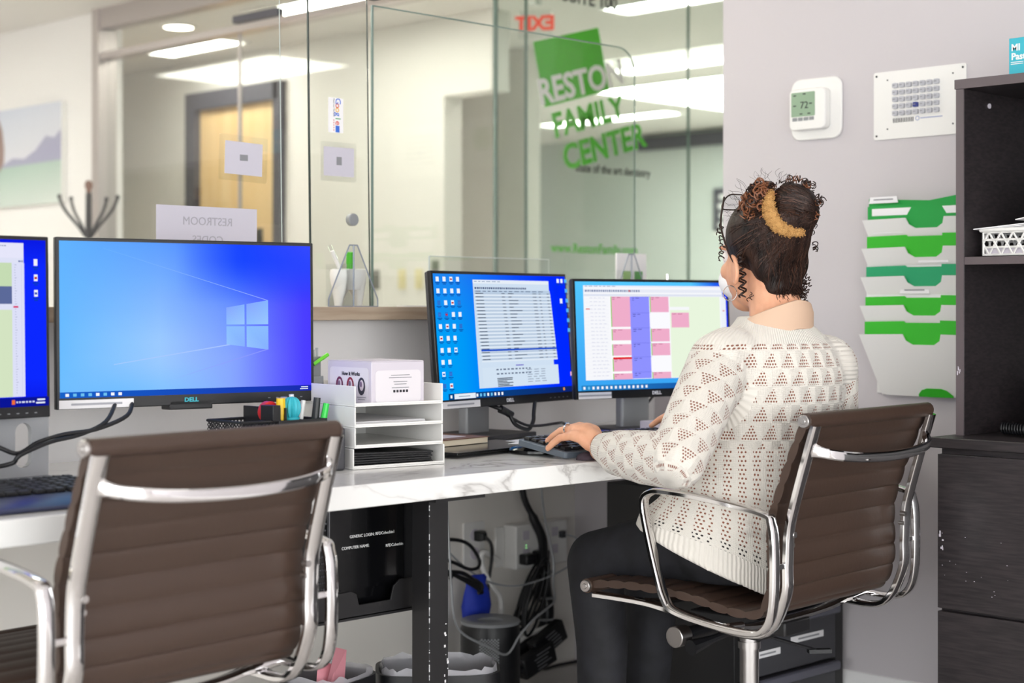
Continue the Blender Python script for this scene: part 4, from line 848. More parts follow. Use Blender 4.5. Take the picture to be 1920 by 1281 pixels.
# wall file rack: five pockets
fr_ = thing('wall_file_rack', 'white five-pocket file rack on the grey wall', 'file rack', (XW, 2.14, .84))
MB().span((-.012, -.165, .0), (0, .165, .42)).build('back_panel', MT['white'], fr_, bevel=.002)
gcol = ['green2', 'green2', 'green3', 'green2', 'green1']
for k in range(5):
    rim = .152+k*.072; xo = -.074+.0035*k; low = rim-.155 if k == 0 else rim-.1
    # front panel: leans out, with a rounded notch cut in the rim
    n_ = [(-.053, 0), (-.047, -.016), (-.03, -.026), (.03, -.026), (.047, -.016), (.053, 0)]
    xl = lambda z: xo + (rim-z)/.155*.052
    outline = [(-.178, rim-.002)] + [(a, rim+b) for a, b in n_] + [(.178, rim-.002)] + ([(.142, low+.004), (.13, low), (-.13, low), (-.142, low+.004)] if k == 0 else [(.155, low), (-.155, low)])
    P_ = lambda q, d: V((xl(q[1])+d, -q[0], q[1]))
    nn_ = len(outline); b = MB()
    bm = bmesh.new(); f_ = [bm.verts.new(P_(q, 0)) for q in outline]
    ed = [bm.edges.new((f_[i], f_[(i+1) % nn_])) for i in range(nn_)]; bmesh.ops.triangle_fill(bm, edges=ed, use_beauty=True)
    r_ = bmesh.ops.extrude_face_region(bm, geom=bm.faces[:]); bmesh.ops.translate(bm, verts=[v for v in r_['geom'] if isinstance(v, bmesh.types.BMVert)], vec=(.003, 0, 0))
    for s in (-1, 1):
        a_ = [V((xo, -s*.178, rim-.002)), V((-.012, -s*.165, rim-.002)), V((-.012, -s*(.14 if k == 0 else .155), low)), V((xl(low), -s*(.142 if k == 0 else .155), low))]
        vv = [bm.verts.new(p) for p in a_]+[bm.verts.new(p+V((0, s*.002, 0))) for p in a_]
        for q in ((0, 1, 2, 3), (7, 6, 5, 4), (0, 4, 5, 1), (1, 5, 6, 2), (2, 6, 7, 3), (3, 7, 4, 0)): bm.faces.new([vv[i] for i in q])
    bmesh.ops.recalc_face_normals(bm, faces=bm.faces[:]); m_ = D.meshes.new('pocket'); bm.to_mesh(m_); bm.free(); m_.materials.append(MT['white'])
    o = D.objects.new('pocket', m_); COL.objects.link(o); o.parent = fr_
    if k == 0: MB().prism([(-.045, 0), (.05, 0), (.05, .004), (.035, .017), (.02, .022), (-.02, .022), (-.035, .017), (-.045, .006)], frame((xl(low+.002)-.0015, -.01, low), (0, -1, 0), (.052/.155*-1, 0, 1)), .002).build('bottom_tab', MT['green2'], fr_, smooth=False)
nm5 = ['lowest', 'second lowest', 'middle', 'second highest', 'top']
for k in range(5):
    rim = .152+k*.072; xo = -.074+.0035*k
    fo = thing('hanging_folder', '%s folder in the %s pocket of the file rack' % ({'green2': 'lime green', 'green3': 'teal green', 'green1': 'dark green'}[gcol[k]], nm5[k]), 'folder', (XW+xo+.012, 2.14, .84+rim-.03), 0, 'folders in the wall rack')
    FF = frame((0, 0, 0), (0, -1, 0), (0, 0, 1)); hh = .03+(.032, .022, .026, .03, .034)[k]
    MB().prism([(-.168, 0), (.168, 0), (.168, hh), (.05, hh+.002), (.045, hh+.002), (.045, hh-.004), (-.05, hh-.004), (-.055, hh), (-.168, hh-.002)], FF, .0012).build('front_leaf', MT[gcol[k]], fo, smooth=False)
    if k < 4: MB().prism([(-.17, 0), (.17, 0), (.17, hh+.006+.004*(k % 2)), (-.17, hh+.006+.004*(k % 2))], FF @ M.Translation((0, 0, -.008)), .001).build('papers', MT['paper'], fo, smooth=False)
    MB().prism([(-.172, 0), (.172, 0), (.172, hh+.008), (.10, hh+.008), (.09, hh+.02), (-.07, hh+.02) if k % 2 else (.0, hh+.008), (-.172, hh+.018)], FF @ M.Translation((0, 0, -.012)), .001).build('back_leaf', MT[gcol[k]], fo, smooth=False)
    for tx in ((-.125,), (-.03,), (.02,), (-.11,), (-.12, .15))[4-k if k in (0, 4) else k]:
        MB().prism([(-.042, 0), (.042, 0), (.038, .016), (-.038, .016)], FF @ M.Translation((tx, hh+.006, -.004)), .001).build('index_tab', MT['paper'], fo, smooth=False)
        MB().box((tx, hh+.015, -.0026), (.056, .003, .0003)).build('tab_print', MT['inkgrey'], fo, mx=FF, smooth=False)
    if k == 4:
        for s in (-1, 1): MB().prism([(-.05, 0), (.05, 0), (.05+.012*(s < 0), .018), (-.05-.012*(s > 0), .018)], FF @ M.Translation((s*.105, hh-.026, .0013)), .0006).build('window', MT['paper'], fo, smooth=False)
# bookcase on the drawer cabinet
bc = thing('bookcase', 'dark wood open bookcase standing on the dark cabinet', 'bookcase', (3.33, 1.904, .772))
Wb = -1.0; Hb = 1.568-.772
MB().span((0, -.02, 0), (.315, 0, Hb-.022)).build('side_panel', MT['wenge'], bc, bevel=.001)
MB().span((0, Wb, 0), (.315, Wb+.02, Hb-.022)).build('side_panel', MT['wenge'], bc, bevel=.001)
MB().span((-.0025, -.0195, 0), (-.0003, -.0005, Hb-.022)).span((-.0045, Wb, Hb-.0215), (-.0025, .002, Hb-.0005)).build('edge_band', MT['wenge_edge'], bc, smooth=False)
MB().span((-.0025, Wb, Hb-.022), (.315, .002, Hb)).build('top_panel', MT['wenge'], bc, bevel=.001)
MB().span((.305, Wb+.02, 0), (.313, -.02, Hb-.022)).build('back_panel', MT['wenge_in'], bc)
sh = MB().span((.002, Wb+.02, .381), (.304, -.0202, .399)).build('shelf', MT['wenge'], bc, bevel=.001)
MB().span((.0, Wb+.02, .3815), (.002, -.0205, .3985)).build('edge_band', MT['wenge_edge'], sh, smooth=False)
MB().cyl((.11, -.0195, .745), (.11, -.0225, .745), .006, n=12).build('screw_cap', MT['card'], bc)
sc = MB()
for i in range(7): sc.box((-.003, -.004-.0012*i, .145+R_.uniform(-.006, .006)), (.0008, .001, R_.uniform(.003, .010)))
sc.build('scuff', MT['card'], bc, smooth=False)
lc = thing('drawer_cabinet', 'dark wood drawer cabinet with scuffed fronts under the bookcase', 'cabinet', (3.27, 1.905, 0))
MB().span((-.02, -1.0, .748), (.375, .018, .7715)).build('top_panel', MT['wenge'], lc, bevel=.002)
MB().span((.0, -1.0, 0), (.375, 0, .748)).build('carcass', MT['wenge'], lc)
for z0, z1 in ((.396, .735), (.04, .389)):
    dr = MB().span((-.02, -.985, z0), (-.001, -.001, z1)).build('drawer', MT['wenge'], lc, bevel=.001)
    sp = MB()
    if z0 > .1:
        for i in range(16): sp.box((-.0205, -R_.uniform(.004, .17)**1.0, z0+R_.choice([R_.uniform(.03, .1), R_.uniform(.06, .2)*.9])), (.0006, R_.uniform(.0006, .003), R_.uniform(.0005, .0014)))
        for i in range(6): sp.box((-.0205, -.006-R_.uniform(0, .01), z0+.15+R_.uniform(-.02, .02)), (.0006, R_.uniform(.002, .005), R_.uniform(.003, .008)))
        sp.build('scuff', MT['card'], dr, smooth=False)
    MB().cyl((-.021, -.5, (z0+z1)/2+.1), (-.045, -.5, (z0+z1)/2+.1), .012, .015).build('knob', MT['satin'], dr)
bk_ = thing('storage_basket', 'white woven plastic basket of papers on the bookcase shelf', 'basket', (3.37, 1.86, 1.1715))
Bw, Bd, Bh = .26, .2, .062
def bx_side(u0, u1, v0, v1, fm_, nu, nv):
    b = MB()
    for j in range(nv+1):
        z = v0+(v1-v0)*j/nv; b.tube([fm_ @ V((u0+(u1-u0)*i/(nu*4), z, .0018*math.sin(PI*i/2+PI*j))) for i in range(nu*4+1)], .0026, 5)
    for i in range(nu+1):
        u = u0+(u1-u0)*i/nu
        for s in (-1, 1): b.tube([fm_ @ V((max(u0, min(u1, u+s*(u1-u0)/nu*(k/6-.5))), v0+(v1-v0)*k/6, -.0008)) for k in range(7)], .0024, 5)
    return b
bx_side(0, Bw, .004, Bh-.008, frame((0, 0, 0), (0, -1, 0), (0, 0, 1)), 9, 3).build('woven_side', MT['white'], bk_)
bx_side(0, Bd, .004, Bh-.008, frame((Bd, 0, 0), (-1, 0, 0), (0, 0, 1)), 7, 3).build('woven_side', MT['white'], bk_)
MB().tube([(-.003, .003, Bh-.003), (-.003, -Bw, Bh-.003), (Bd, -Bw, Bh-.003), (Bd, .003, Bh-.003)], .005, 8, closed=True).build('rim', MT['white'], bk_)
MB().span((.005, -Bw+.004, .002), (Bd-.004, -.004, .02)).build('floor_panel', MT['card'], bk_)
for i in range(4):
    o = MB().box((0, 0, .001), (.20, .27, .002)).build('paper_sheet', MT['paper'], mx=M.Translation((3.475, 1.724+.012*i, 1.232+.004*i)) @ M.Rotation(.1*i-.12, 4, 'Z') @ M.Rotation(-.03*i, 4, 'X'), smooth=False)
    tag(o, '%s of four flat white papers lying across the woven basket' % ('lowest', 'second lowest', 'second highest', 'topmost')[i], 'paper', 'papers in the woven basket')
cp_ = MB(); pts_ = []
for i in range(9):
    a = i/8; pts_.append((1.79-.16*a, 1.252+.09*a**1.6))
cp_.loft([[V((xx, yy, zz)), V((xx, yy, zz+.002))] + [V((xx+.19, yy, zz+.002)), V((xx+.19, yy, zz))] for (yy, zz), xx in zip(pts_, [3.385]*9)])
tag(cp_.build('paper_sheet', MT['paper'], ang=70), 'curled white paper rising out of the woven basket', 'paper')
tp = thing('paste_box', 'teal and white paste carton on top of the bookcase', 'box', (3.39, 1.808, 1.5685))
MB().span((0, -.2, 0), (.06, 0, .088)).build('carton', mat('teal_carton', '#37b4c8', .35), tp, bevel=.001)
PF = frame((-.0006, 0, 0), (0, -1, 0), (0, 0, 1))
text('MI', .021, MT['inkwhite'], tp, PF @ M.Translation((.006, .066, 0)), 'LEFT', bold=.0006); text('Paste', .021, MT['inkwhite'], tp, PF @ M.Translation((.006, .046, 0)), 'LEFT', bold=.0006)
for j in range(2): MB().box((.02, .034-j*.004, 0), (.03, .0016, .0006)).build('fine_print', MT['inkwhite'], tp, mx=PF, smooth=False)
MB().prism([(.012, 0), (.2, 0), (.2, .03)], PF, .0004).build('white_swoosh', MT['paper'], tp, smooth=False)
te = thing('desk_phone', 'black desk phone with a coiled cord inside the bookcase', 'telephone', (3.46, 1.80, .7728))
MB().loft([[V((x_, y_, z_)) for y_ in (.0, -.2) for x_, z_ in (((a, b), (c, d)) if y_ == 0 else ((c, d), (a, b)))] for a, b, c, d in ((0, .001, .0, .025), (.13, .001, .13, .12))]).build('base', MT['blackgloss'], te, bevel=.003)
MB().box((.005, -.08, .06), (.05, .05, .17), M.Rotation(.5, 3, 'Y')).build('handset', MT['blackgloss'], te, bevel=.012, seg=3)
MB().box((-.004, -.11, .03), (.004, .12, .008)).box((-.004, -.03, .018), (.003, .02, .004)).build('trim_strip', MT['grey'], te)
cc = MB(); cpts = []
for i in range(26*8):
    a = 2*PI*i/8; s_ = i/(26*8); cpts.append((-.06+.012*math.cos(a)*.9-.02*math.sin(PI*s_), .03-.2*s_, .0152+.0115*math.sin(a)))
cc.tube(cpts, .0026, 5).build('coiled_cord', MT['black'], te, ang=80)
# ================================================================== UNDER THE DESK
pcw = thing('desktop_computer', 'black computer hung under the desk with login lettering on its face', 'computer', (2.0, 2.45, .462))
MB().span((-.05, .03, .008), (.185, .3, .232)).build('case', MT['blackgloss'], pcw, bevel=.003)
vent = MB()
for i in range(7):
    for j in range(16): vent.cyl((-.044+i*.0055+(j % 2)*.0027, .0302, .02+j*.0125), (-.044+i*.0055+(j % 2)*.0027, .0285, .02+j*.0125), .0022, n=6)
vent.build('vent_grille', MT['dgrey'], pcw, smooth=False)
MB().span((-.062, 0.0, .0), (-.052, .3, .236)).span((.189, 0, 0), (.199, .3, .236)).span((-.062, .0, -.004), (.199, .3, .004)).prism([(-.062, 0), (.199, 0), (.199, .06), (.155, .062), (.138, .05), (.13, .024), (.05, .024), (.044, .045), (.03, .052), (-.062, .05)], frame((0, .004, 0), (1, 0, 0), (0, 0, 1)), .004).build('mounting_bracket', MT['blackmetal'], pcw, bevel=.001)
MB().span((-.003, .026, .05), (.186, .0285, .232)).build('label_sheet', MT['blackgloss'], pcw, smooth=False); MB().span((-.0045, .024, .05), (-.003, .03, .232)).build('light_edge', MT['inkgrey'], pcw, smooth=False)
TX = frame((0, .0255, 0), (1, 0, 0), (0, 0, 1))
text('GENERIC LOGIN: RFDCcheckin1', .0082, MT['inkwhite'], pcw, TX @ M.Translation((.105, .152, 0)), bold=0); text('COMPUTER NAME:', .0082, MT['inkwhite'], pcw, TX @ M.Translation((.062, .131, 0))); text('RFDCcheckin', .0082, MT['inkwhite'], pcw, TX @ M.Translation((.162, .126, 0)))
YB = 3.36
op = thing('wall_outlet', 'white wall outlet plate under the desk with a black plug', 'outlet', (3.227, YB, .391)); OF = frame((0, -.0002, 0), (1, 0, 0), (0, 0, 1))
MB().prism(rrect(.08, .125, .005), OF, .006).build('plate', MT['white'], op, bevel=.001)
for s in (-1, 1): MB().cyl((0, s*.026, .005), (0, s*.026, .0085), .017, n=20).build('socket', MT['card'], op, mx=OF)
pl = thing('power_cable', 'black power cord plugged into the wall outlet', 'cord', (3.235, YB, .415))
MB().loft([[V((x_, -y_, z_)) for x_, z_ in ((-.014*k, -.014*k), (.014*k, -.014*k), (.014*k, .014*k), (-.014*k, .014*k))] for y_, k in ((.0105, 1), (.03, 1), (.042, .55))]).build('plug', MT['black'], pl, bevel=.002)
MB().tube(smoothpath([(.0, -.04, 0), (.01, -.055, -.02), (.018, -.05, -.06), (.012, -.045, -.12), (.0, -.05, -.17), (-.02, -.06, -.22)], 5), .005, 7).build('cord', MT['black'], pl, ang=80)
sp_ = thing('surge_protector', 'white surge protector box on the wall under the desk', 'surge protector', (3.445, YB, .375))
MB().span((-.10, -.055, -.065), (.115, -.0005, .06)).build('housing', MT['white'], sp_, bevel=.004); MB().span((-.135, -.008, -.06), (-.1, -.0005, .055)).build('mounting_ear', MT['white'], sp_, bevel=.003)
for i in range(3):
    for zz in (.03, -.02): MB().box((-.06+i*.06, -.0555, zz), (.026, .001, .026)).build('socket', MT['card'], sp_, bevel=.0005)
for x_, zz in ((-.07, -.035), (-.015, -.03)): MB().box((x_, -.072, zz), (.042, .034, .03)).build('plug', MT['black'], sp_, bevel=.005)
MB().box((.085, -.062, .02), (.018, .014, .02)).build('charger_plug', MT['dgrey'], sp_, bevel=.002)
MB().box((-.06, -.0562, .002), (.003, .001, .003)).box((-.06, -.0562, -.006), (.003, .001, .003)).build('status_light', emitter('led', '#8de08a', 1.2), sp_, smooth=False)
bun = cable('cable_bundle', 'thick black cable bundle hanging beside the surge protector', [(3.33, 3.27, .72), (3.335, 3.27, .542), (3.368, 3.26, .461), (3.395, 3.25, .398), (3.422, 3.27, .319), (3.435, 3.28, .257), (3.438, 3.27, .179), (3.415, 3.27, .13), (3.36, 3.27, .10), (3.30, 3.27, .085)], [.0095]*10+[.014]*10+[.02]*26, 'black')
for p, r in (((3.432, 3.277, .30), .026), ((3.437, 3.277, .225), .026), ((3.43, 3.275, .165), .027)):
    MB().lathe([(r, -.003), (r+.002, 0), (r, .003)], p, 20).build('cable_tie', MT['stand'], bun)
for i in range(7):
    c0 = V((3.36+R_.uniform(-.02, .02), 3.23+.008*i, .23+R_.uniform(-.02, .02))); a_ = 1.05+R_.uniform(-.25, .25); L_ = R_.uniform(.07, .13); w_ = R_.uniform(.012, .03)
    u_ = V((math.cos(a_), 0, math.sin(a_))); v_ = V((-u_.z, .2, u_.x))
    cable('coiled_cable', 'black cable looped and tied below the surge protector', [c0+u_*(L_*math.cos(t))+v_*(w_*math.sin(t)) for t in [2*PI*k/12 for k in range(13)]], .0042, 'black', group='looped cables below the surge protector')
for i, (p, rz_) in enumerate((((3.385, 3.22, .118), -.42), ((3.32, 3.20, .075), -.3))):
    t = thing('power_brick', ('black power adapter with printed label, upper of two on the cable heap', 'black power adapter lying lowest in the cable heap')[i], 'power adapter', p)
    MB().box((0, 0, 0), (.13, .032, .062), M.Rotation(rz_, 3, 'Y')).build('housing', MT['black'], t, bevel=.006)
    b = MB()
    for j in range(5): b.box(M.Rotation(rz_, 3, 'Y') @ V((.01+R_.uniform(-.01, .01), -.0168, -.02+j*.01)), (R_.uniform(.03, .06), .0006, .003), M.Rotation(rz_, 3, 'Y'))
    b.build('label_print', MT['inkgrey'], t, smooth=False)
    MB().cyl(M.Rotation(rz_, 3, 'Y') @ V((-.065, 0, 0)), M.Rotation(rz_, 3, 'Y') @ V((-.10, 0, .0)), .012, .006).build('strain_relief', MT['black'], t)
g1 = [(3.35, 3.22, .69), (3.36, 3.22, .543), (3.376, 3.22, .455), (3.398, 3.21, .347), (3.387, 3.2, .28), (3.34, 3.15, .245), (3.25, 3.09, .243), (3.137, 3.03, .237), (3.071, 3.02, .204), (3.022, 3.02, .161), (2.954, 3.02, .191), (2.879, 3.03, .231), (2.846, 3.03, .276), (2.835, 3.03, .358), (2.829, 3.03, .439), (2.83, 3.05, .6), (2.83, 3.1, .69)]
cable('thin_cable', 'thin grey cable dropping past the surge protector and over the speaker', g1, .0032, 'stand')
cable('thin_cable', 'thin grey charging cable drooping from the surge protector', [(3.535, 3.29, .395), (3.548, 3.26, .385), (3.545, 3.26, .36), (3.50, 3.22, .33), (3.432, 3.2, .315), (3.366, 3.22, .292), (3.281, 3.25, .279), (3.197, 3.27, .3), (3.115, 3.28, .35), (3.06, 3.29, .40)], .0026, 'stand')
cable('looped_cable', 'black cable looping out from behind the desk leg', [(2.95, 3.28, .43), (3.063, 3.28, .428), (3.127, 3.275, .41), (3.171, 3.28, .368), (3.163, 3.27, .344), (3.127, 3.27, .341), (3.077, 3.28, .364), (3.0, 3.28, .39)], .005, 'black')
for i in range(3):
    cable('hanging_cable', 'black cables hanging above the blue pouch', [(2.97+.01*i, 3.2, .36-.01*i), (3.04, 3.2+.01*i, .348), (3.085+.006*i, 3.19, .312), (3.098-.008*i, 3.19, .29), (3.07+.01*i, 3.19, .31), (3.0, 3.2, .35)], .005, 'black', group='black cables above the blue pouch')
cable('white_cord', 'thick white cord hanging between the outlet and the surge protector', [(3.30, 3.33, .34), (3.24, 3.33, .37), (3.235, 3.33, .33), (3.255, 3.31, .275), (3.285, 3.31, .241), (3.28, 3.30, .196), (3.255, 3.28, .16), (3.28, 3.27, .11), (3.36, 3.27, .13), (3.42, 3.24, .15)], .0085, 'white')
cable('floor_cord', 'black cord lying on the floor along the back wall', [(3.42, 3.31, .02), (3.485, 3.325, .0055), (3.542, 3.33, .0055), (3.63, 3.325, .0055)], .0045, 'black')
pu = thing('blue_pouch', 'blue cloth pouch behind the round speaker', 'pouch', (3.144, 3.26, .20))
rg_ = []
for z_, a_, b_ in ((.0, .046, .02), (.04, .05, .026), (.075, .044, .022), (.1, .036, .012), (.115, .04, .008), (.125, .03, .006)): rg_.append([V((a_*math.cos(t)*(1+.06*math.sin(5*t+z_*60)), b_*math.sin(t)*(1+.12*math.cos(4*t+z_*40)), z_)) for t in [2*PI*i/28 for i in range(28)]])
MB().loft(rg_).build('bag', MT['blue'], pu, ang=70)
so = thing('round_speaker', 'dark round tabletop speaker on the floor under the desk', 'speaker', (3.07, 3.13, 0))
MB().lathe([(.074, 0), (.079, .01), (.079, .21), (.076, .222)], n=40).build('housing', MT['black'], so)
MB().lathe([(.079, .2215), (.079, .229), (.07, .233), (.034, .229), (.03, .224), (.004, .222)], n=40).build('top_ring', MT['grey'], so)
gl = MB()
for i in range(12):
    a = 3.6+i*.055
    for j in range(22): gl.cyl((.0785*math.cos(a), .0785*math.sin(a), .03+j*.0075+(i % 2)*.0037), (.0805*math.cos(a), .0805*math.sin(a), .03+j*.0075+(i % 2)*.0037), .0026, n=5)
gl.build('perforated_grille', MT['grey'], so, smooth=False)
def bin_(label, x, y, rz, a, b, h):
    t = thing('waste_bin', label, 'waste bin', (x, y, 0), rz)
    sup = lambda k, z: [V((a*k*math.copysign(abs(math.cos(q))**.5, math.cos(q)), b*k*math.copysign(abs(math.sin(q))**.5, math.sin(q)), z)) for q in [2*PI*i/36 for i in range(36)]]
    MB().loft([sup(.78, 0), sup(.78, .004), sup(1, h-.03), sup(1.05, h-.028), sup(1.05, h), sup(.99, h), sup(.985, h-.03), sup(.76, .01), sup(.2, .01)]).build('bucket', MT['black'], t)
    ln = []
    for k, z in ((.985, h-.004), (.95, h+.012), (.93, h-.01), (.92, h-.03), (.86, h-.08), (.78, h-.16), (.66, .03)):
        ln.append([p*1+V((R_.uniform(-.004, .004), R_.uniform(-.004, .004), R_.uniform(-.005, .005))) for p in sup(k, z)])
    MB().loft(ln, caps=False).build('bin_liner', MT['liner'], t, ang=70)
    return t
bin_('black waste bin with a clear liner behind the desk leg', 2.425, 2.635, -.70, .128, .09, .28)
b2 = bin_('second black waste bin behind the empty brown chair', 2.175, 2.70, .3, .09, .075, .29)
pk = thing('pink_paper', 'crumpled pink paper sticking out of the second waste bin', 'paper', (2.155, 2.65, .27))
MB().add([(-.03, 0, 0), (.03, .01, 0), (.045, .02, .075), (.0, .0, .09), (-.02, -.01, .06)], [(0, 1, 2, 3), (0, 3, 4)]).add([(-.045, .01, 0), (-.005, .0, 0), (.005, .01, .05), (-.03, .02, .07)], [(0, 1, 2, 3)]).build('sheet', MT['pink'], pk, smooth=False)
# drawer unit at the right end of the desk
du = thing('file_drawers', 'black four-drawer unit with white label strips behind the occupied chair', 'drawer unit', (3.40, 2.40, 0))
MB().span((-.215, .012, 0), (.222, .42, .61)).build('carcass', MT['blackmetal'], du, bevel=.002)
MB().span((-.215, -.004, 0), (-.19, .012, .61)).build('frame_stile', MT['blackmetal'], du, bevel=.001); MB().span((.188, -.004, 0), (.222, .012, .61)).build('frame_stile', MT['blackmetal'], du, bevel=.001)
for k in range(4):
    z0 = .018+k*.145
    d_ = MB().span((-.188, -.006, z0), (.186, .010, z0+.138)).build('drawer', MT['dgrey'], du, bevel=.002)
    MB().sweep([(-.17, -.016, z0+.128), (.178, -.016, z0+.128)], (0, 0, 1), .024, .022).build('handle', mat('slate_handle', '#5a5a66', .4) if k == 0 else MT['slate'], d_)
    if k == 0: MT['slate'] = D.materials['slate_handle']
    if k == 1:
        for x0, x1, z_, rr in ((-.17, -.055, z0+.045, 0), (-.01, .13, z0+.062, 0)):
            MB().span((x0, -.0075, z_), (x1, -.006, z_+.016)).build('label_strip', MT['paper'], d_, smooth=False); MB().span((x0+.03, -.008, z_+.006), (x1-.02, -.0074, z_+.010)).build('label_print', MT['inkgrey'], d_, smooth=False)

cable('cable_loop', 'black cable drooping under the left end of the desk', [(1.15, 3.33, .70), (1.2, 3.31, .5), (1.27, 3.3, .41), (1.31, 3.3, .445), (1.33, 3.31, .55), (1.32, 3.33, .69)], .005, 'black')
cable('cable_loop', 'black cable knot lying low under the left end of the desk', [(1.16, 3.3, .25), (1.22, 3.29, .33), (1.275, 3.3, .37), (1.31, 3.3, .355), (1.29, 3.3, .30), (1.23, 3.3, .25), (1.18, 3.29, .2)], .007, 'black')
# ================================================================== PERSON
pe = thing('person', 'seated person with a dark curly hair bun, cream lace-knit sweater and black trousers, typing', 'person', (2.82, 2.12, 0))
PI_ = M.Translation((-2.82, -2.12, 0))
def remesh(mb, name, m, voxel, smooth_it=4, parent=pe, fac=.5):
    tmp = mb.build('tmp', m)
    r = tmp.modifiers.new('r', 'REMESH'); r.mode = 'VOXEL'; r.voxel_size = voxel; r.use_smooth_shade = True
    s = tmp.modifiers.new('s', 'SMOOTH'); s.iterations = smooth_it; s.factor = fac
    dg = bpy.context.evaluated_depsgraph_get(); me = D.meshes.new_from_object(tmp.evaluated_get(dg)); D.objects.remove(tmp)
    me.name = name; me.polygons.foreach_set('use_smooth', [True]*len(me.polygons))
    if not me.materials: me.materials.append(m)
    o = D.objects.new(name, me); COL.objects.link(o); o.parent = parent; o.matrix_basis = PI_; return o
def limb(mb, pts, rs, n=16):
    for i, (p, r) in enumerate(zip(pts, rs)):
        mb.sphere(p, r, n)
        if i: mb.cyl(pts[i-1], p, rs[i-1], r, n)
    return mb
HM = M.Translation((2.831, 2.073, 1.1775)) @ M.Rotation(math.radians(-12), 4, 'Z') @ M.Rotation(-.06, 4, 'X')
def moved(mb, mx): mb.v = [tuple(mx @ V(p)) for p in mb.v]; return mb
def join(a, b): a.add(b.v, b.f); return a
hd = MB()
hd.sphere((0, -.012, .022), (.074, .094, .086), 28).sphere((0, .025, -.045), (.061, .064, .075), 24).sphere((0, .05, -.10), (.036, .034, .026), 16).sphere((0, .01, -.085), (.052, .055, .04), 18)
hd.sphere((0, .088, -.028), (.011, .016, .024), 12).sphere((0, .102, -.045), (.012, .012, .009), 12).sphere((-.011, .095, -.047), .007, 8).sphere((.011, .095, -.047), .007, 8)
hd.sphere((0, .083, -.072), (.023, .011, .006), 12).sphere((0, .082, -.082), (.02, .011, .007), 12)
for s in (-1, 1):
    hd.sphere((s*.036, .062, -.04), (.022, .02, .022), 12).sphere((s*.032, .076, .012), (.022, .01, .006), 12)
    er = M.Rotation(s*.35, 3, 'Z') @ M.Rotation(-.15, 3, 'X')
    hd.sphere((s*.079, -.004, -.042), (.006, .02, .032), 14, er).sphere((s*.0755, .004, -.062), (.007, .01, .012), 10)
    for i in range(9):
        a = -1.6+i*.42; hd.sphere(V((s*.081, -.004, -.042))+er @ V((s*.003, -.017*math.cos(a)*1.0, .030*math.sin(a))), .0045, 8)
limb(hd, [V((0, -.03, -.05)), V((0, -.032, -.10)), V((0, -.045, -.165))], [.052, .053, .062])
body = moved(hd, HM)
TC = [(.57, 2.80, 2.09, .12, .10), (.62, 2.80, 2.08, .15, .12), (.75, 2.80, 2.05, .14, .11), (.88, 2.805, 2.02, .15, .10), (.96, 2.805, 2.015, .14, .085), (1.0, 2.805, 2.02, .09, .065), (1.03, 2.806, 2.02, .055, .055)]
def torso_ring(z, cx_, cy_, a, b, yaw=-.22, n=40, tilt=0, front=1.0, tx=0):
    c, s = math.cos(yaw), math.sin(yaw); out = []
    for i in range(n):
        t = 2*PI*i/n; lx, ly = a*math.cos(t), b*math.sin(t)*(front if math.sin(t) > 0 else 1)
        out.append(V((cx_+lx*c-ly*s, cy_+lx*s+ly*c, z+tilt*ly-tx*min(lx, .0))))
    return out
body.loft([torso_ring(*q) for q in TC])
LS, LE, LW = V((2.655, 2.045, .945)), V((2.462, 2.0, .765)), V((2.546, 2.27, .77))
RS, RE, RW = V((2.93, 1.985, .93)), V((2.99, 1.995, .74)), V((2.93, 2.27, .785))
limb(body, [LS, LE, LW], [.045, .036, .024]); limb(body, [RS, RE, RW], [.045, .036, .024])
TIPS = []
def hand(mb, W0, h, thumb):
    h = V(h).normalized(); rx = V((h.y, -h.x, 0)).normalized()
    P = lambda f, s, z: V((W0.x, W0.y, 0))+h*f+rx*s*thumb+V((0, 0, z))
    zk = W0.z
    limb(mb, [W0, P(.028, 0, zk+.014), P(.052, .002, zk+.027)], [.022, .023, .021])
    for s0, f0, z0, L in ((.027, .070, .040, 1.0), (.009, .073, .042, 1.08), (-.0095, .069, .039, 1.0), (-.0265, .058, .026, .84)):
        limb(mb, [P(.02, s0*.55, zk+.006), P(f0*.6, s0*.85, zk+z0*.75), P(f0, s0, zk+z0-.004)], [.015, .0135, .0115], 12)
        a, b, c = P(f0+.039*L, s0*1.12, zk+z0-.010), P(f0+.063*L, s0*1.2, zk+z0-.023), P(f0+.080*L, s0*1.25, zk+z0-.035)
        limb(mb, [P(f0, s0, zk+z0-.004), a, b, c], [.0100, .0086, .0079, .0068], 12); TIPS.append((c, (c-b).normalized(), s0, P(f0, s0, zk+z0-.004), a))
    limb(mb, [P(.015, .018, zk+.002), P(.045, .038, zk+.01), P(.075, .046, zk+.012), P(.098, .044, zk+.004)], [.017, .0125, .0105, .0085], 12)
hand(body, LW, (.06, 1, 0), 1); hand(body, RW, (-.12, 1, 0), -1)
HPL, KNL, ANL = V((2.735, 2.12, .57)), V((2.735, 2.462, .495)), V((2.755, 2.455, .09))
HPR, KNR, ANR = V((2.905, 2.12, .57)), V((2.965, 2.50, .495)), V((2.98, 2.52, .09))
limb(body, [HPL, KNL, ANL], [.055, .045, .035]); limb(body, [HPR, KNR, ANR], [.055, .045, .035])
bo = remesh(body, 'body', MT['skin'], .0042, 3)
for s in (-1, 1):
    p = HM @ V((s*.031, .0715, -.008)); MB().sphere(p, .0125, 14).build('eye', MT['inkwhite'], pe, mx=PI_)
    MB().sphere(HM @ V((s*.031, .0805, -.008)), (.006, .006, .006), 10).build('iris', MT['brown'], pe, mx=PI_)
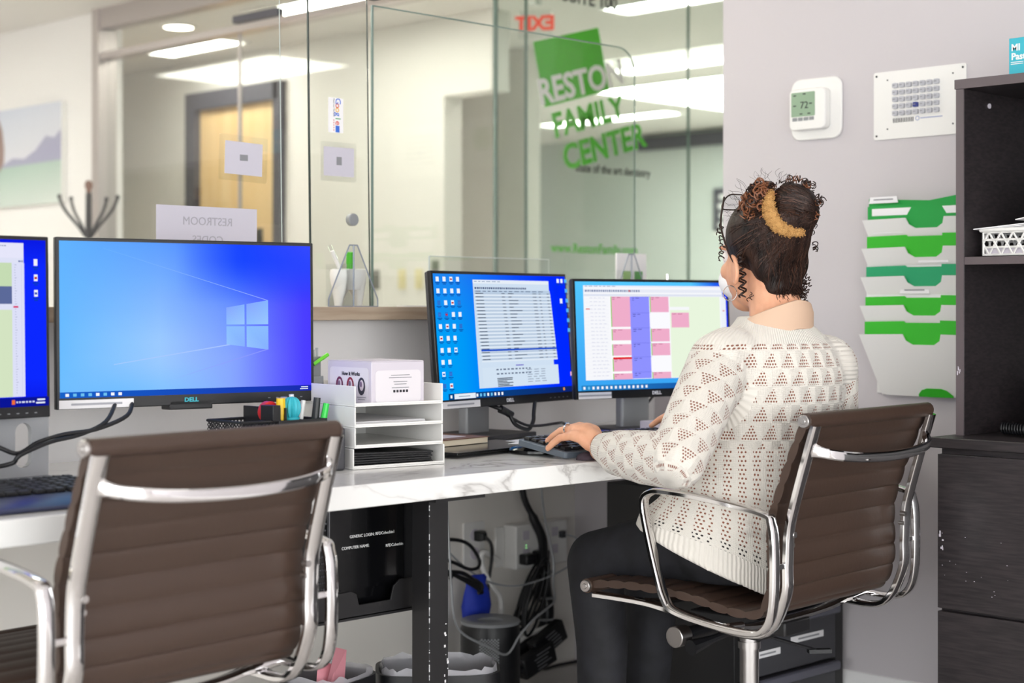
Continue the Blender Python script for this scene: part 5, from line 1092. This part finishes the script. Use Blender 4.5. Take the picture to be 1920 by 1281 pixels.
for c, d_, s0, m0, a0 in TIPS[:4]:
    MB().sphere(c+V((0, -.001, .0055)), (.0045, .006, .002), 10).build('fingernail', mat('nail', '#f3dcd2', .25) if 'nail' not in D.materials else D.materials['nail'], pe, mx=PI_)
m0, a0 = TIPS[2][3], TIPS[2][4]; ax = (a0-m0).normalized()
q_ = ax.to_track_quat('Z', 'Y').to_matrix()
rg = MB().lathe([(.0106, -.002), (.0118, -.002), (.0118, .002), (.0106, .002), (.0106, -.002)], m0.lerp(a0, .5), 20, q_).sphere(m0.lerp(a0, .5)+V((-.003, -.002, .0125)), (.005, .005, .003), 8)
rg.build('ring', MT['chrome'], pe, mx=PI_)
ax = (LW-LE).normalized(); q_ = ax.to_track_quat('Z', 'Y').to_matrix()
MB().tube([V(LW)-ax*.002+q_ @ V((.028*math.cos(t), .028*math.sin(t), 0)) for t in [2*PI*i/24 for i in range(24)]], .0016, 6, closed=True).build('bracelet', mat('rose_gold', '#d8a58c', .25, 1), pe, mx=PI_)
# ---- sweater
sw = MB()
SC = [(.512, 2.79, 2.125, .212, .172, .30, 1.0, .36), (.555, 2.79, 2.12, .206, .168, .25, 1.0, .30), (.63, 2.795, 2.095, .188, .155, .12, 1.05, .1), (.70, 2.798, 2.07, .170, .143, .05, 1.0), (.78, 2.80, 2.052, .166, .132, 0, 1.0), (.86, 2.803, 2.03, .170, .124, 0, 1.0),
      (.92, 2.803, 2.018, .170, .112, 0, 1.0), (.965, 2.803, 2.018, .156, .096, 0, 1.0), (1.0, 2.803, 2.022, .122, .08, 0, 1.0), (1.025, 2.804, 2.026, .088, .07, 0, 1.0), (1.04, 2.805, 2.028, .074, .064, 0, 1.0)]
sw.loft([torso_ring(*q[:5], -.22, 48, q[5], q[6], q[7] if len(q) > 7 else 0) for q in SC])
def fold(pts, rs): limb(sw, [V(p) for p in pts], rs, 12)
limb(sw, [LS+V((.03, .0, .0)), LS, LS.lerp(LE, .5)+V((-.0, 0, .006)), LE], [.075, .067, .061, .055], 20)
limb(sw, [LE, LE.lerp(LW, .4)+V((0, 0, -.004)), LE.lerp(LW, .74)+V((0, 0, -.005)), LE.lerp(LW, .93)], [.055, .054, .047, .033], 20)
limb(sw, [RS, RS.lerp(RE, .5), RE], [.072, .06, .052], 20); limb(sw, [RE, RE.lerp(RW, .5), RE.lerp(RW, .93)], [.052, .048, .034], 20)
fold([(2.66, 1.99, .62), (2.74, 1.955, .605), (2.84, 1.94, .575)], [.012, .016, .012]); fold([(2.64, 2.02, .66), (2.72, 1.965, .655), (2.84, 1.94, .64)], [.008, .012, .008])
MT['knit'] = mat('cream_lace_knit', '#dfd9d0', .85)
so_ = remesh(sw, 'sweater', MT['knit'], .0055, 3)
def seg_t(p, a, b):
    ab = b-a; t = max(0, min(1, (p-a).dot(ab)/ab.length_squared)); return t, (p-(a+ab*t)).length
uvl = so_.data.uv_layers.new(name='knit')
me = so_.data; vs_ = [v.co.copy() for v in me.vertices]
ARM = [(LS, LE, LW), (RS, RE, RW)]
def bone_frame(a, b):
    d = (b-a).normalized(); x = V((0, 0, 1)).cross(d)
    if x.length < .1: x = V((1, 0, 0))
    x.normalize(); return d, x, d.cross(x)
BF = [[bone_frame(a, b), bone_frame(b, c)] for a, b, c in ARM]
buf = [0.0]*(2*len(me.loops))
for f in me.polygons:
    c = f.center; best = None
    for k, (a, b, w_) in enumerate(ARM):
        for j, (p, q) in enumerate(((a, b), (b, w_))):
            t, dd = seg_t(c, p, q); lim = .090 if j == 0 else .068
            if j == 0 and t < .12: lim = .06
            if dd < lim and (best is None or dd < best[0]): best = (dd, k, j)
    nrm = f.normal
    if best:
        _, k, j = best; d, x, y = BF[k][j]; o_ = ARM[k][j]; off = 2.0 + (0 if j == 0 else (ARM[k][1]-ARM[k][0]).length)
        r_ = c-o_; a0 = math.atan2(r_.dot(y), r_.dot(x))
        rad_ = r_-d*r_.dot(d); flat_ = rad_.length < 1e-6 or nrm.dot(rad_.normalized()) < .5
        for li in f.loop_indices:
            r_ = vs_[me.loops[li].vertex_index]-o_; a = math.atan2(r_.dot(y), r_.dot(x)); a += round((a0-a)/(2*PI))*2*PI
            buf[2*li] = a*.058; buf[2*li+1] = 2.9 if flat_ else off+r_.dot(d)
    else:
        cx_, cy_ = 2.80, 2.05; rd_ = V((c.x-cx_, c.y-cy_, 0)).normalized(); flat_ = nrm.dot(rd_) < .42 and c.z < .97; a0 = math.atan2(c.y-cy_, c.x-cx_)
        for li in f.loop_indices:
            p = vs_[me.loops[li].vertex_index]; a = math.atan2(p.y-cy_, p.x-cx_); a += round((a0-a)/(2*PI))*2*PI
            ly = (p.y-2.125)*.976-(p.x-2.795)*.218*-1*0
            lx = (p.x-2.79)*.976-(p.y-2.125)*.218; kk_ = max(0, min(1, (.74-p.z)/.2)); buf[2*li] = a*.165; buf[2*li+1] = p.z-(.30*ly-.36*min(lx, .0))*kk_
            if flat_: buf[2*li+1] = 1.2
uvl.data.foreach_set('uv', buf)
class X:
    def __init__(s, m, sock): s.m, s.s = m, sock
    def op(s, o, *a):
        n = s.m.node_tree.nodes.new('ShaderNodeMath'); n.operation = o
        for i, q in enumerate((s,)+a):
            if isinstance(q, X): s.m.node_tree.links.new(q.s, n.inputs[i])
            else: n.inputs[i].default_value = q
        return X(s.m, n.outputs[0])
    def __add__(s, o): return s.op('ADD', o)
    def __sub__(s, o): return s.op('SUBTRACT', o)
    def __mul__(s, o): return s.op('MULTIPLY', o)
    def __truediv__(s, o): return s.op('DIVIDE', o)
    def lt(s, o): return s.op('LESS_THAN', o)
    def gt(s, o): return s.op('GREATER_THAN', o)
    def fr(s): return s.op('FRACT')
    def fl(s): return s.op('FLOOR')
    def ab(s): return s.op('ABSOLUTE')
    def mx(s, o): return s.op('MAXIMUM', o)
    def mod2(s): return (s*.5).fr()*2.0
m = MT['knit']; un = nd(m, 'ShaderNodeUVMap'); un.uv_map = 'knit'; sx = nd(m, 'ShaderNodeSeparateXYZ'); lk(m, un.outputs[0], sx.inputs[0])
wn = nd(m, 'ShaderNodeTexNoise'); wn.inputs['Scale'].default_value = 45; lk(m, un.outputs[0], wn.inputs['Vector']); wob = X(m, wn.outputs[0])
u, v = X(m, sx.outputs[0])+(wob-.5)*.004, X(m, sx.outputs[1])+(wob-.5)*.003
CW, CH, G = .046, .036, .0062
row = (v/CH).fl(); uu = u/CW+row.mod2()*.5; fu, fv = uu.fr(), (v/CH).fr()
tri = (fu-.38-fv*.2).ab().lt((fv*-1.0+1.0)*.44)*fv.gt(.08)*fv.lt(.88)
gr_ = (v/G).fl(); du = (u/G+gr_.mod2()*.5).fr()-.5; dv = (v/G).fr()-.5
dots = (du*du+dv*dv).lt(.105)
G2, GC = .0088, .031
gr2 = (v/G2).fl(); du2 = (u/(GC/4)+gr2.mod2()*.5).fr()-.5; dv2 = (v/G2).fr()-.5; fc = (u/GC).fr()
colm = fc.lt(.56)*(du2*du2*.75+dv2*dv2).lt(.06)
upper = v.gt(.775); arm = v.gt(1.5)
LA = (LE-LS).length+(LW-LE).length
cuff = arm*v.gt(2+LA*.905)+(v.lt(.56))
neckband = v.gt(.985)*v.lt(1.5)
band = (u+.142).ab().lt(.025)*v.gt(.70)*v.lt(1.5)
plain = (cuff+neckband+band).gt(.5)
hole = (upper*tri*dots+(upper*-1.0+1.0)*colm)*(plain*-1.0+1.0)
rib = ((u*(2*PI/.0075)).op('SINE')*.5+.5)*(band*-1.0+1.0)+((v*(2*PI/.009)).op('SINE')*.5+.5)*band*1.6
wave = ((fu-.5).ab()*2.0*.9+fv)  # braided ridges along the lace cells
brd = (wave*5.0).fr()
stitch = ((u/.0042).fr()-.5).ab()*.5+((v/.0036).fr()-.5).ab()*.5
hgt = plain*rib*.8+(plain*-1.0+1.0)*(brd*.7*upper+stitch*1.1)-hole*2.2
mixc = nd(m, 'ShaderNodeMix', data_type='RGBA'); lk(m, hole.s, mixc.inputs[0]); mixc.inputs[6].default_value = (*lin('#dfd9d0'), 1)
mixh = nd(m, 'ShaderNodeMix', data_type='RGBA'); lk(m, v.lt(.585).s, mixh.inputs[0]); mixh.inputs[6].default_value = (*lin('#8a5440'), 1); mixh.inputs[7].default_value = (*lin('#2a2222'), 1)
lk(m, mixh.outputs[2], mixc.inputs[7]); lk(m, mixc.outputs[2], bsdf(m).inputs['Base Color'])
bp = nd(m, 'ShaderNodeBump'); bp.inputs['Strength'].default_value = .65; bp.inputs['Distance'].default_value = .003; lk(m, hgt.s, bp.inputs['Height']); lk(m, bp.outputs[0], bsdf(m).inputs['Normal'])
bsdf(m).inputs['Sheen Weight'].default_value = .25
# collar of the beige top
col_ = MB()
col_.loft([torso_ring(z, x, y, a, b, -.22, 40, t, 1, -.2) for z, x, y, a, b, t in ((1.015, 2.803, 2.026, .090, .078, 0), (1.034, 2.806, 2.026, .087, .079, -.25), (1.046, 2.808, 2.028, .082, .075, -.36), (1.048, 2.808, 2.028, .078, .071, -.36), (1.03, 2.805, 2.028, .068, .06, 0))])
col_.build('collar', MT['collar'], pe, mx=PI_)
# ---- trousers and shoes
tr_ = MB()
tr_.loft([torso_ring(z, x, y, a, b, -.1, 36) for z, x, y, a, b in ((.492, 2.825, 2.10, .15, .13), (.53, 2.82, 2.10, .172, .145), (.62, 2.81, 2.09, .165, .135), (.68, 2.80, 2.08, .15, .12))])
for h_, k_, a_ in ((HPL, KNL, ANL), (HPR, KNR, ANR)):
    limb(tr_, [h_, h_.lerp(k_, .5)+V((0, 0, .004)), k_+V((0, -.01, .004))], [.082, .073, .064], 20)
    limb(tr_, [k_+V((0, -.004, -.004)), k_.lerp(a_, .45)+V((.004, -.012, 0)), a_], [.062, .058, .050], 20)
remesh(tr_, 'trousers', MT['trousers'], .008, 4)
for a_, yw in ((ANL, 0), (ANR, .1)):
    s_ = MB(); s_.sphere((0, -.01, .03), (.036, .05, .034), 16).sphere((0, .09, .022), (.04, .09, .026), 16).span((-.035, -.05, 0), (.035, .16, .014))
    s_.build('shoe', MT['black'], pe, mx=PI_ @ M.Translation((a_.x, a_.y, 0.001)) @ M.Rotation(yw, 4, 'Z'))
# ---- hair
hr = MB()
hr.sphere((0, -.020, .028), (.0815, .097, .090), 28).sphere((0, -.060, -.075), (.047, .030, .046), 22).sphere((-.026, -.052, -.028), (.042, .040, .05), 16).sphere((.026, -.052, -.028), (.042, .040, .05), 16)
hr.sphere((.022, -.078, .078), (.056, .05, .056), 24).sphere((.004, -.055, .064), (.05, .05, .05), 18)
remesh(moved(hr, HM), 'hair', MT['hair'], .0055, 3)
Lx, Bk, Uz = V((.82, -.57, 0)), V((-.57, -.82, 0)), V((0, 0, 1))
def hp(l, b, z): return HM @ (Lx*l+Bk*b+Uz*z)
rr = random.Random(11)
# combed strands over the skull towards the bun
from mathutils.bvhtree import BVHTree
HO = [o for o in pe.children if o.name == 'hair'][0]
BV = BVHTree.FromPolygons([v.co for v in HO.data.vertices], [tuple(f.vertices) for f in HO.data.polygons])
st_ = MB()
for i in range(420):
    a0 = rr.uniform(-2.75, -.4) if i % 3 else rr.uniform(-3.7, .5); nape = max(0, math.cos(a0+PI/2)); z0 = rr.uniform(-.022-.10*nape**1.2, .05); a1 = -PI/2+rr.uniform(-1.1, 1.1); z1 = .062+rr.uniform(-.02, .012); pts = []; n_ = 11
    for k in range(n_):
        t = k/(n_-1); a = a0+(a1-a0)*t; z = z0+(z1-z0)*t; q = HM @ V((.11*math.cos(a), -.02+.12*math.sin(a), z))
        c_ = HM @ V((0, -.035, z)); h_, nn, _, _ = BV.ray_cast(q, (c_-q).normalized())
        if h_ is None: continue
        pts.append(h_+nn*.0007)
    if len(pts) > 3:
        k_ = rr.random(); st_.use(0 if k_ < .6 else 1 if k_ < .82 else 2).tube(pts, [.0005]+[.0012]*(len(pts)-2)+[.0005], 4)
for i in range(160):   # short soft hairs along the nape
    a = rr.uniform(-2.5, -.65); p = V((.046*math.cos(a), -.058+.03*math.sin(a), -.10+rr.uniform(-.012, .02))); q = HM @ (p+V((.03*math.cos(a), .03*math.sin(a), 0)))
    h_, nn, _, _ = BV.ray_cast(q, ((HM @ V((0, -.05, p.z)))-q).normalized())
    if h_ is None: continue
    d = nn*.0022+V((rr.gauss(0, .003), rr.gauss(0, .003), -.007)); st_.use(1).tube([h_, h_+d*.6, h_+d*1.3+nn*rr.uniform(-.001, .002)], [.0009, .0008, .0003], 4)
tag(st_.build('combed_strands', [MT['hair'], MT['curl'], MT['strand']], pe, mx=PI_, ang=80), kind='stuff')
bn = MB(); BC = V((.022, -.078, .078))
for i in range(130):
    th0 = rr.uniform(-.6, 1.6); ph0 = rr.uniform(2.6, 3.9); pts = []; w0 = rr.uniform(0, 6)
    for k in range(12):
        t = k/11; a = ph0-t*rr.uniform(2.0, 2.2); lat = th0*(1-t*.5)
        d = Lx*math.cos(a)*math.cos(lat)+Uz*(math.sin(lat)*.9+.25*math.sin(PI*t))+Bk*(.35+abs(math.sin(a))*math.cos(lat)); d.normalize()
        pts.append(HM @ (BC+V((d.x*.057, d.y*.052, d.z*.059))+V((0, 0, .0012*math.sin(8*t+w0)))))
    bn.use(rr.choice((0, 0, 0, 1, 1, 2))).tube(pts, [.0016]*11+[.0007], 4)
def coil(mb, c, ax, R0, L, turns, r=.0014, taper=1):
    ax = V(ax).normalized(); x = ax.orthogonal().normalized(); y = ax.cross(x); n = int(turns*10); ph = rr.uniform(0, 6)
    mb.tube([c+ax*(L*i/n)+x*(R0*(1-.5*taper*i/n)*math.cos(2*PI*turns*i/n+ph))+y*(R0*(1-.5*taper*i/n)*math.sin(2*PI*turns*i/n+ph)) for i in range(n+1)], [r]*n+[r*.5], 4)
tag(bn.build('bun_strands', [MT['hair'], MT['curl'], MT['strand']], pe, mx=PI_, ang=80), kind='stuff')
cu_ = MB()
core = MB().sphere((-.036, -.04, .092), (.034, .032, .038), 16); moved(core, HM); join(cu_.use(1), core)
for i in range(200):
    d = V((rr.gauss(0, 1), rr.gauss(0, 1), rr.gauss(.1, 1))).normalized(); c = V((-.036, -.045, .082))+V((d.x*.036, d.y*.034, d.z*(.052 if d.z > 0 else .045)))
    cu_.use(0 if rr.random() < .72 else 1); coil(cu_, HM @ c, V((rr.gauss(0, 1), rr.gauss(0, 1), rr.gauss(0, 1))), rr.uniform(.006, .012), rr.uniform(.006, .02), rr.uniform(1.0, 2.0), .0016)
for i in range(46):
    a = rr.uniform(-.4, 2.4); p = hp(.056+.055*math.cos(a), .05+rr.uniform(-.02, .04), .084+.058*math.sin(a)); cu_.use(1 if rr.random() < .7 else 0)
    coil(cu_, p, V((rr.gauss(.2, 1), rr.gauss(0, 1), rr.gauss(.1, 1))), rr.uniform(.004, .008), rr.uniform(.008, .02), rr.uniform(1, 2), .0011)
tag(cu_.build('curly_ends', [MT['auburn'], MT['curl']], pe, mx=PI_, ang=80), kind='stuff')
rl = MB().use(1)
for dl in (-.052, -.048): coil(rl, hp(dl, .062, .0), V((.06, 0, -1)), .0055, .10, 6.0, .0021, -.2)
for i in range(7): coil(rl, hp(-.080+rr.uniform(-.006, .004), -.01+rr.uniform(-.02, .02), .058-.011*i), V((-.6, rr.gauss(0, .4), -.6)), .006, .014, 1.3, .0013)
for i in range(30): coil(rl, hp(.074+rr.uniform(-.014, .012), .045+rr.uniform(-.02, .01), -.058-rr.uniform(0, .045)), V((.4, rr.gauss(0, .6), -.9)), .005, .014, 1.8, .0012)
for i in range(12): coil(rl, hp(.098+rr.uniform(-.008, .01), .03, .06-rr.uniform(0, .07)), V((.6, 0, -.6)), .006, .016, 1.5, .0011)
for i in range(26):
    l = rr.uniform(-.04, .03); coil(rl, hp(l, .05+rr.uniform(-.02, .02), -.088-rr.uniform(0, .012)), V((rr.gauss(0, .5), 0, -1)), .003, .01, 1.0, .0009)
for i in range(60):   # frizz
    a = rr.uniform(-.5, 3.4); b_ = rr.uniform(.0, .1); p = hp(.01+.068*math.cos(a), b_, .05+.075*max(-.6, math.sin(a))+.02)
    d = (HM.to_3x3() @ (Lx*math.cos(a)+Uz*math.sin(a)+Bk*rr.uniform(-.3, .3))).normalized(); coil(rl, p-d*.006, d, rr.uniform(.002, .005), rr.uniform(.018, .034), rr.uniform(.5, 1.1), .00028, -.6)
tag(rl.build('loose_ringlets', [MT['auburn'], MT['curl']], pe, mx=PI_, ang=80), kind='stuff')
sc_ = MB(); sp = smoothpath([hp(*p) for p in ((.012, .085, .112), (.006, .098, .090), (.007, .106, .066), (.018, .108, .044), (.042, .106, .029), (.076, .09, .026))], 6)
kk = len(sp); rad = [(.003+.0118*math.sin(PI*min(1, (i+.5)/kk))**.7)*(1+.1*math.sin(i*2.1)) for i in range(kk)]
sc_.tube(sp, rad, 14).build('scrunchie', MT['scrunchie'], pe, mx=PI_, ang=80)
fz = MB()
for i in range(700):
    k = rr.randrange(1, kk-1); d = V((rr.gauss(0, 1), rr.gauss(0, 1), rr.gauss(0, 1))).normalized(); p = sp[k]+d*rad[k]*.93; coil(fz, p, d, .0016, .004, 1.0, .0008)
tag(fz.build('scrunchie_pile', MT['scrunchie'], pe, mx=PI_, smooth=False), kind='stuff')
# ---- earring, mask, glasses
MB().tube([hp(-.071+.0145*math.cos(t), .012+.003*math.sin(t), -.088+.0155*math.sin(t)) for t in [2*PI*i/32 for i in range(32)]], .0012, 6, closed=True).build('hoop_earring', MT['chrome'], pe, mx=PI_)
mk = MB().sphere((0, .066, -.058), (.052, .047, .045), 22); moved(mk, HM).build('face_mask', MT['paper'], pe, mx=PI_)
gl_ = thing('eyeglasses', 'dark-rimmed eyeglasses pushed up on the seated person\'s hair', 'eyeglasses', HM @ V((0, .05, .1)))
GI = M.Translation(-V(gl_.location)) @ HM; tilt = M.Translation((0, .045, .106)) @ M.Rotation(.75, 4, 'X')
for s in (-1, 1):
    rim = [tilt @ V((s*.034+x_, 0, z_)) for x_, z_ in rrect(.052, .04, .014, 5)]
    MB().tube(rim, .0016, 6, closed=True).build('rim', MT['curl'], gl_, mx=GI)
    MB().prism(rrect(.05, .038, .013, 5, s*.034, 0), tilt @ M.Rotation(PI/2, 4, 'X'), .001).build('lens', MT['acrylic'], gl_, mx=GI, smooth=False)
    MB().tube(smoothpath([tilt @ V((s*.066, -.001, .012)), tilt @ V((s*.073, -.012, .008)), V((s*.0835, .03, .055)), V((s*.0865, .008, -.0)), V((s*.083, -.012, -.035))], 5), .0022, 6).build('temple', MT['curl'], gl_, mx=GI)
MB().tube([tilt @ V((-.009, 0, .004)), tilt @ V((0, .002, .007)), tilt @ V((.009, 0, .004))], .002, 6).build('bridge', MT['curl'], gl_, mx=GI)
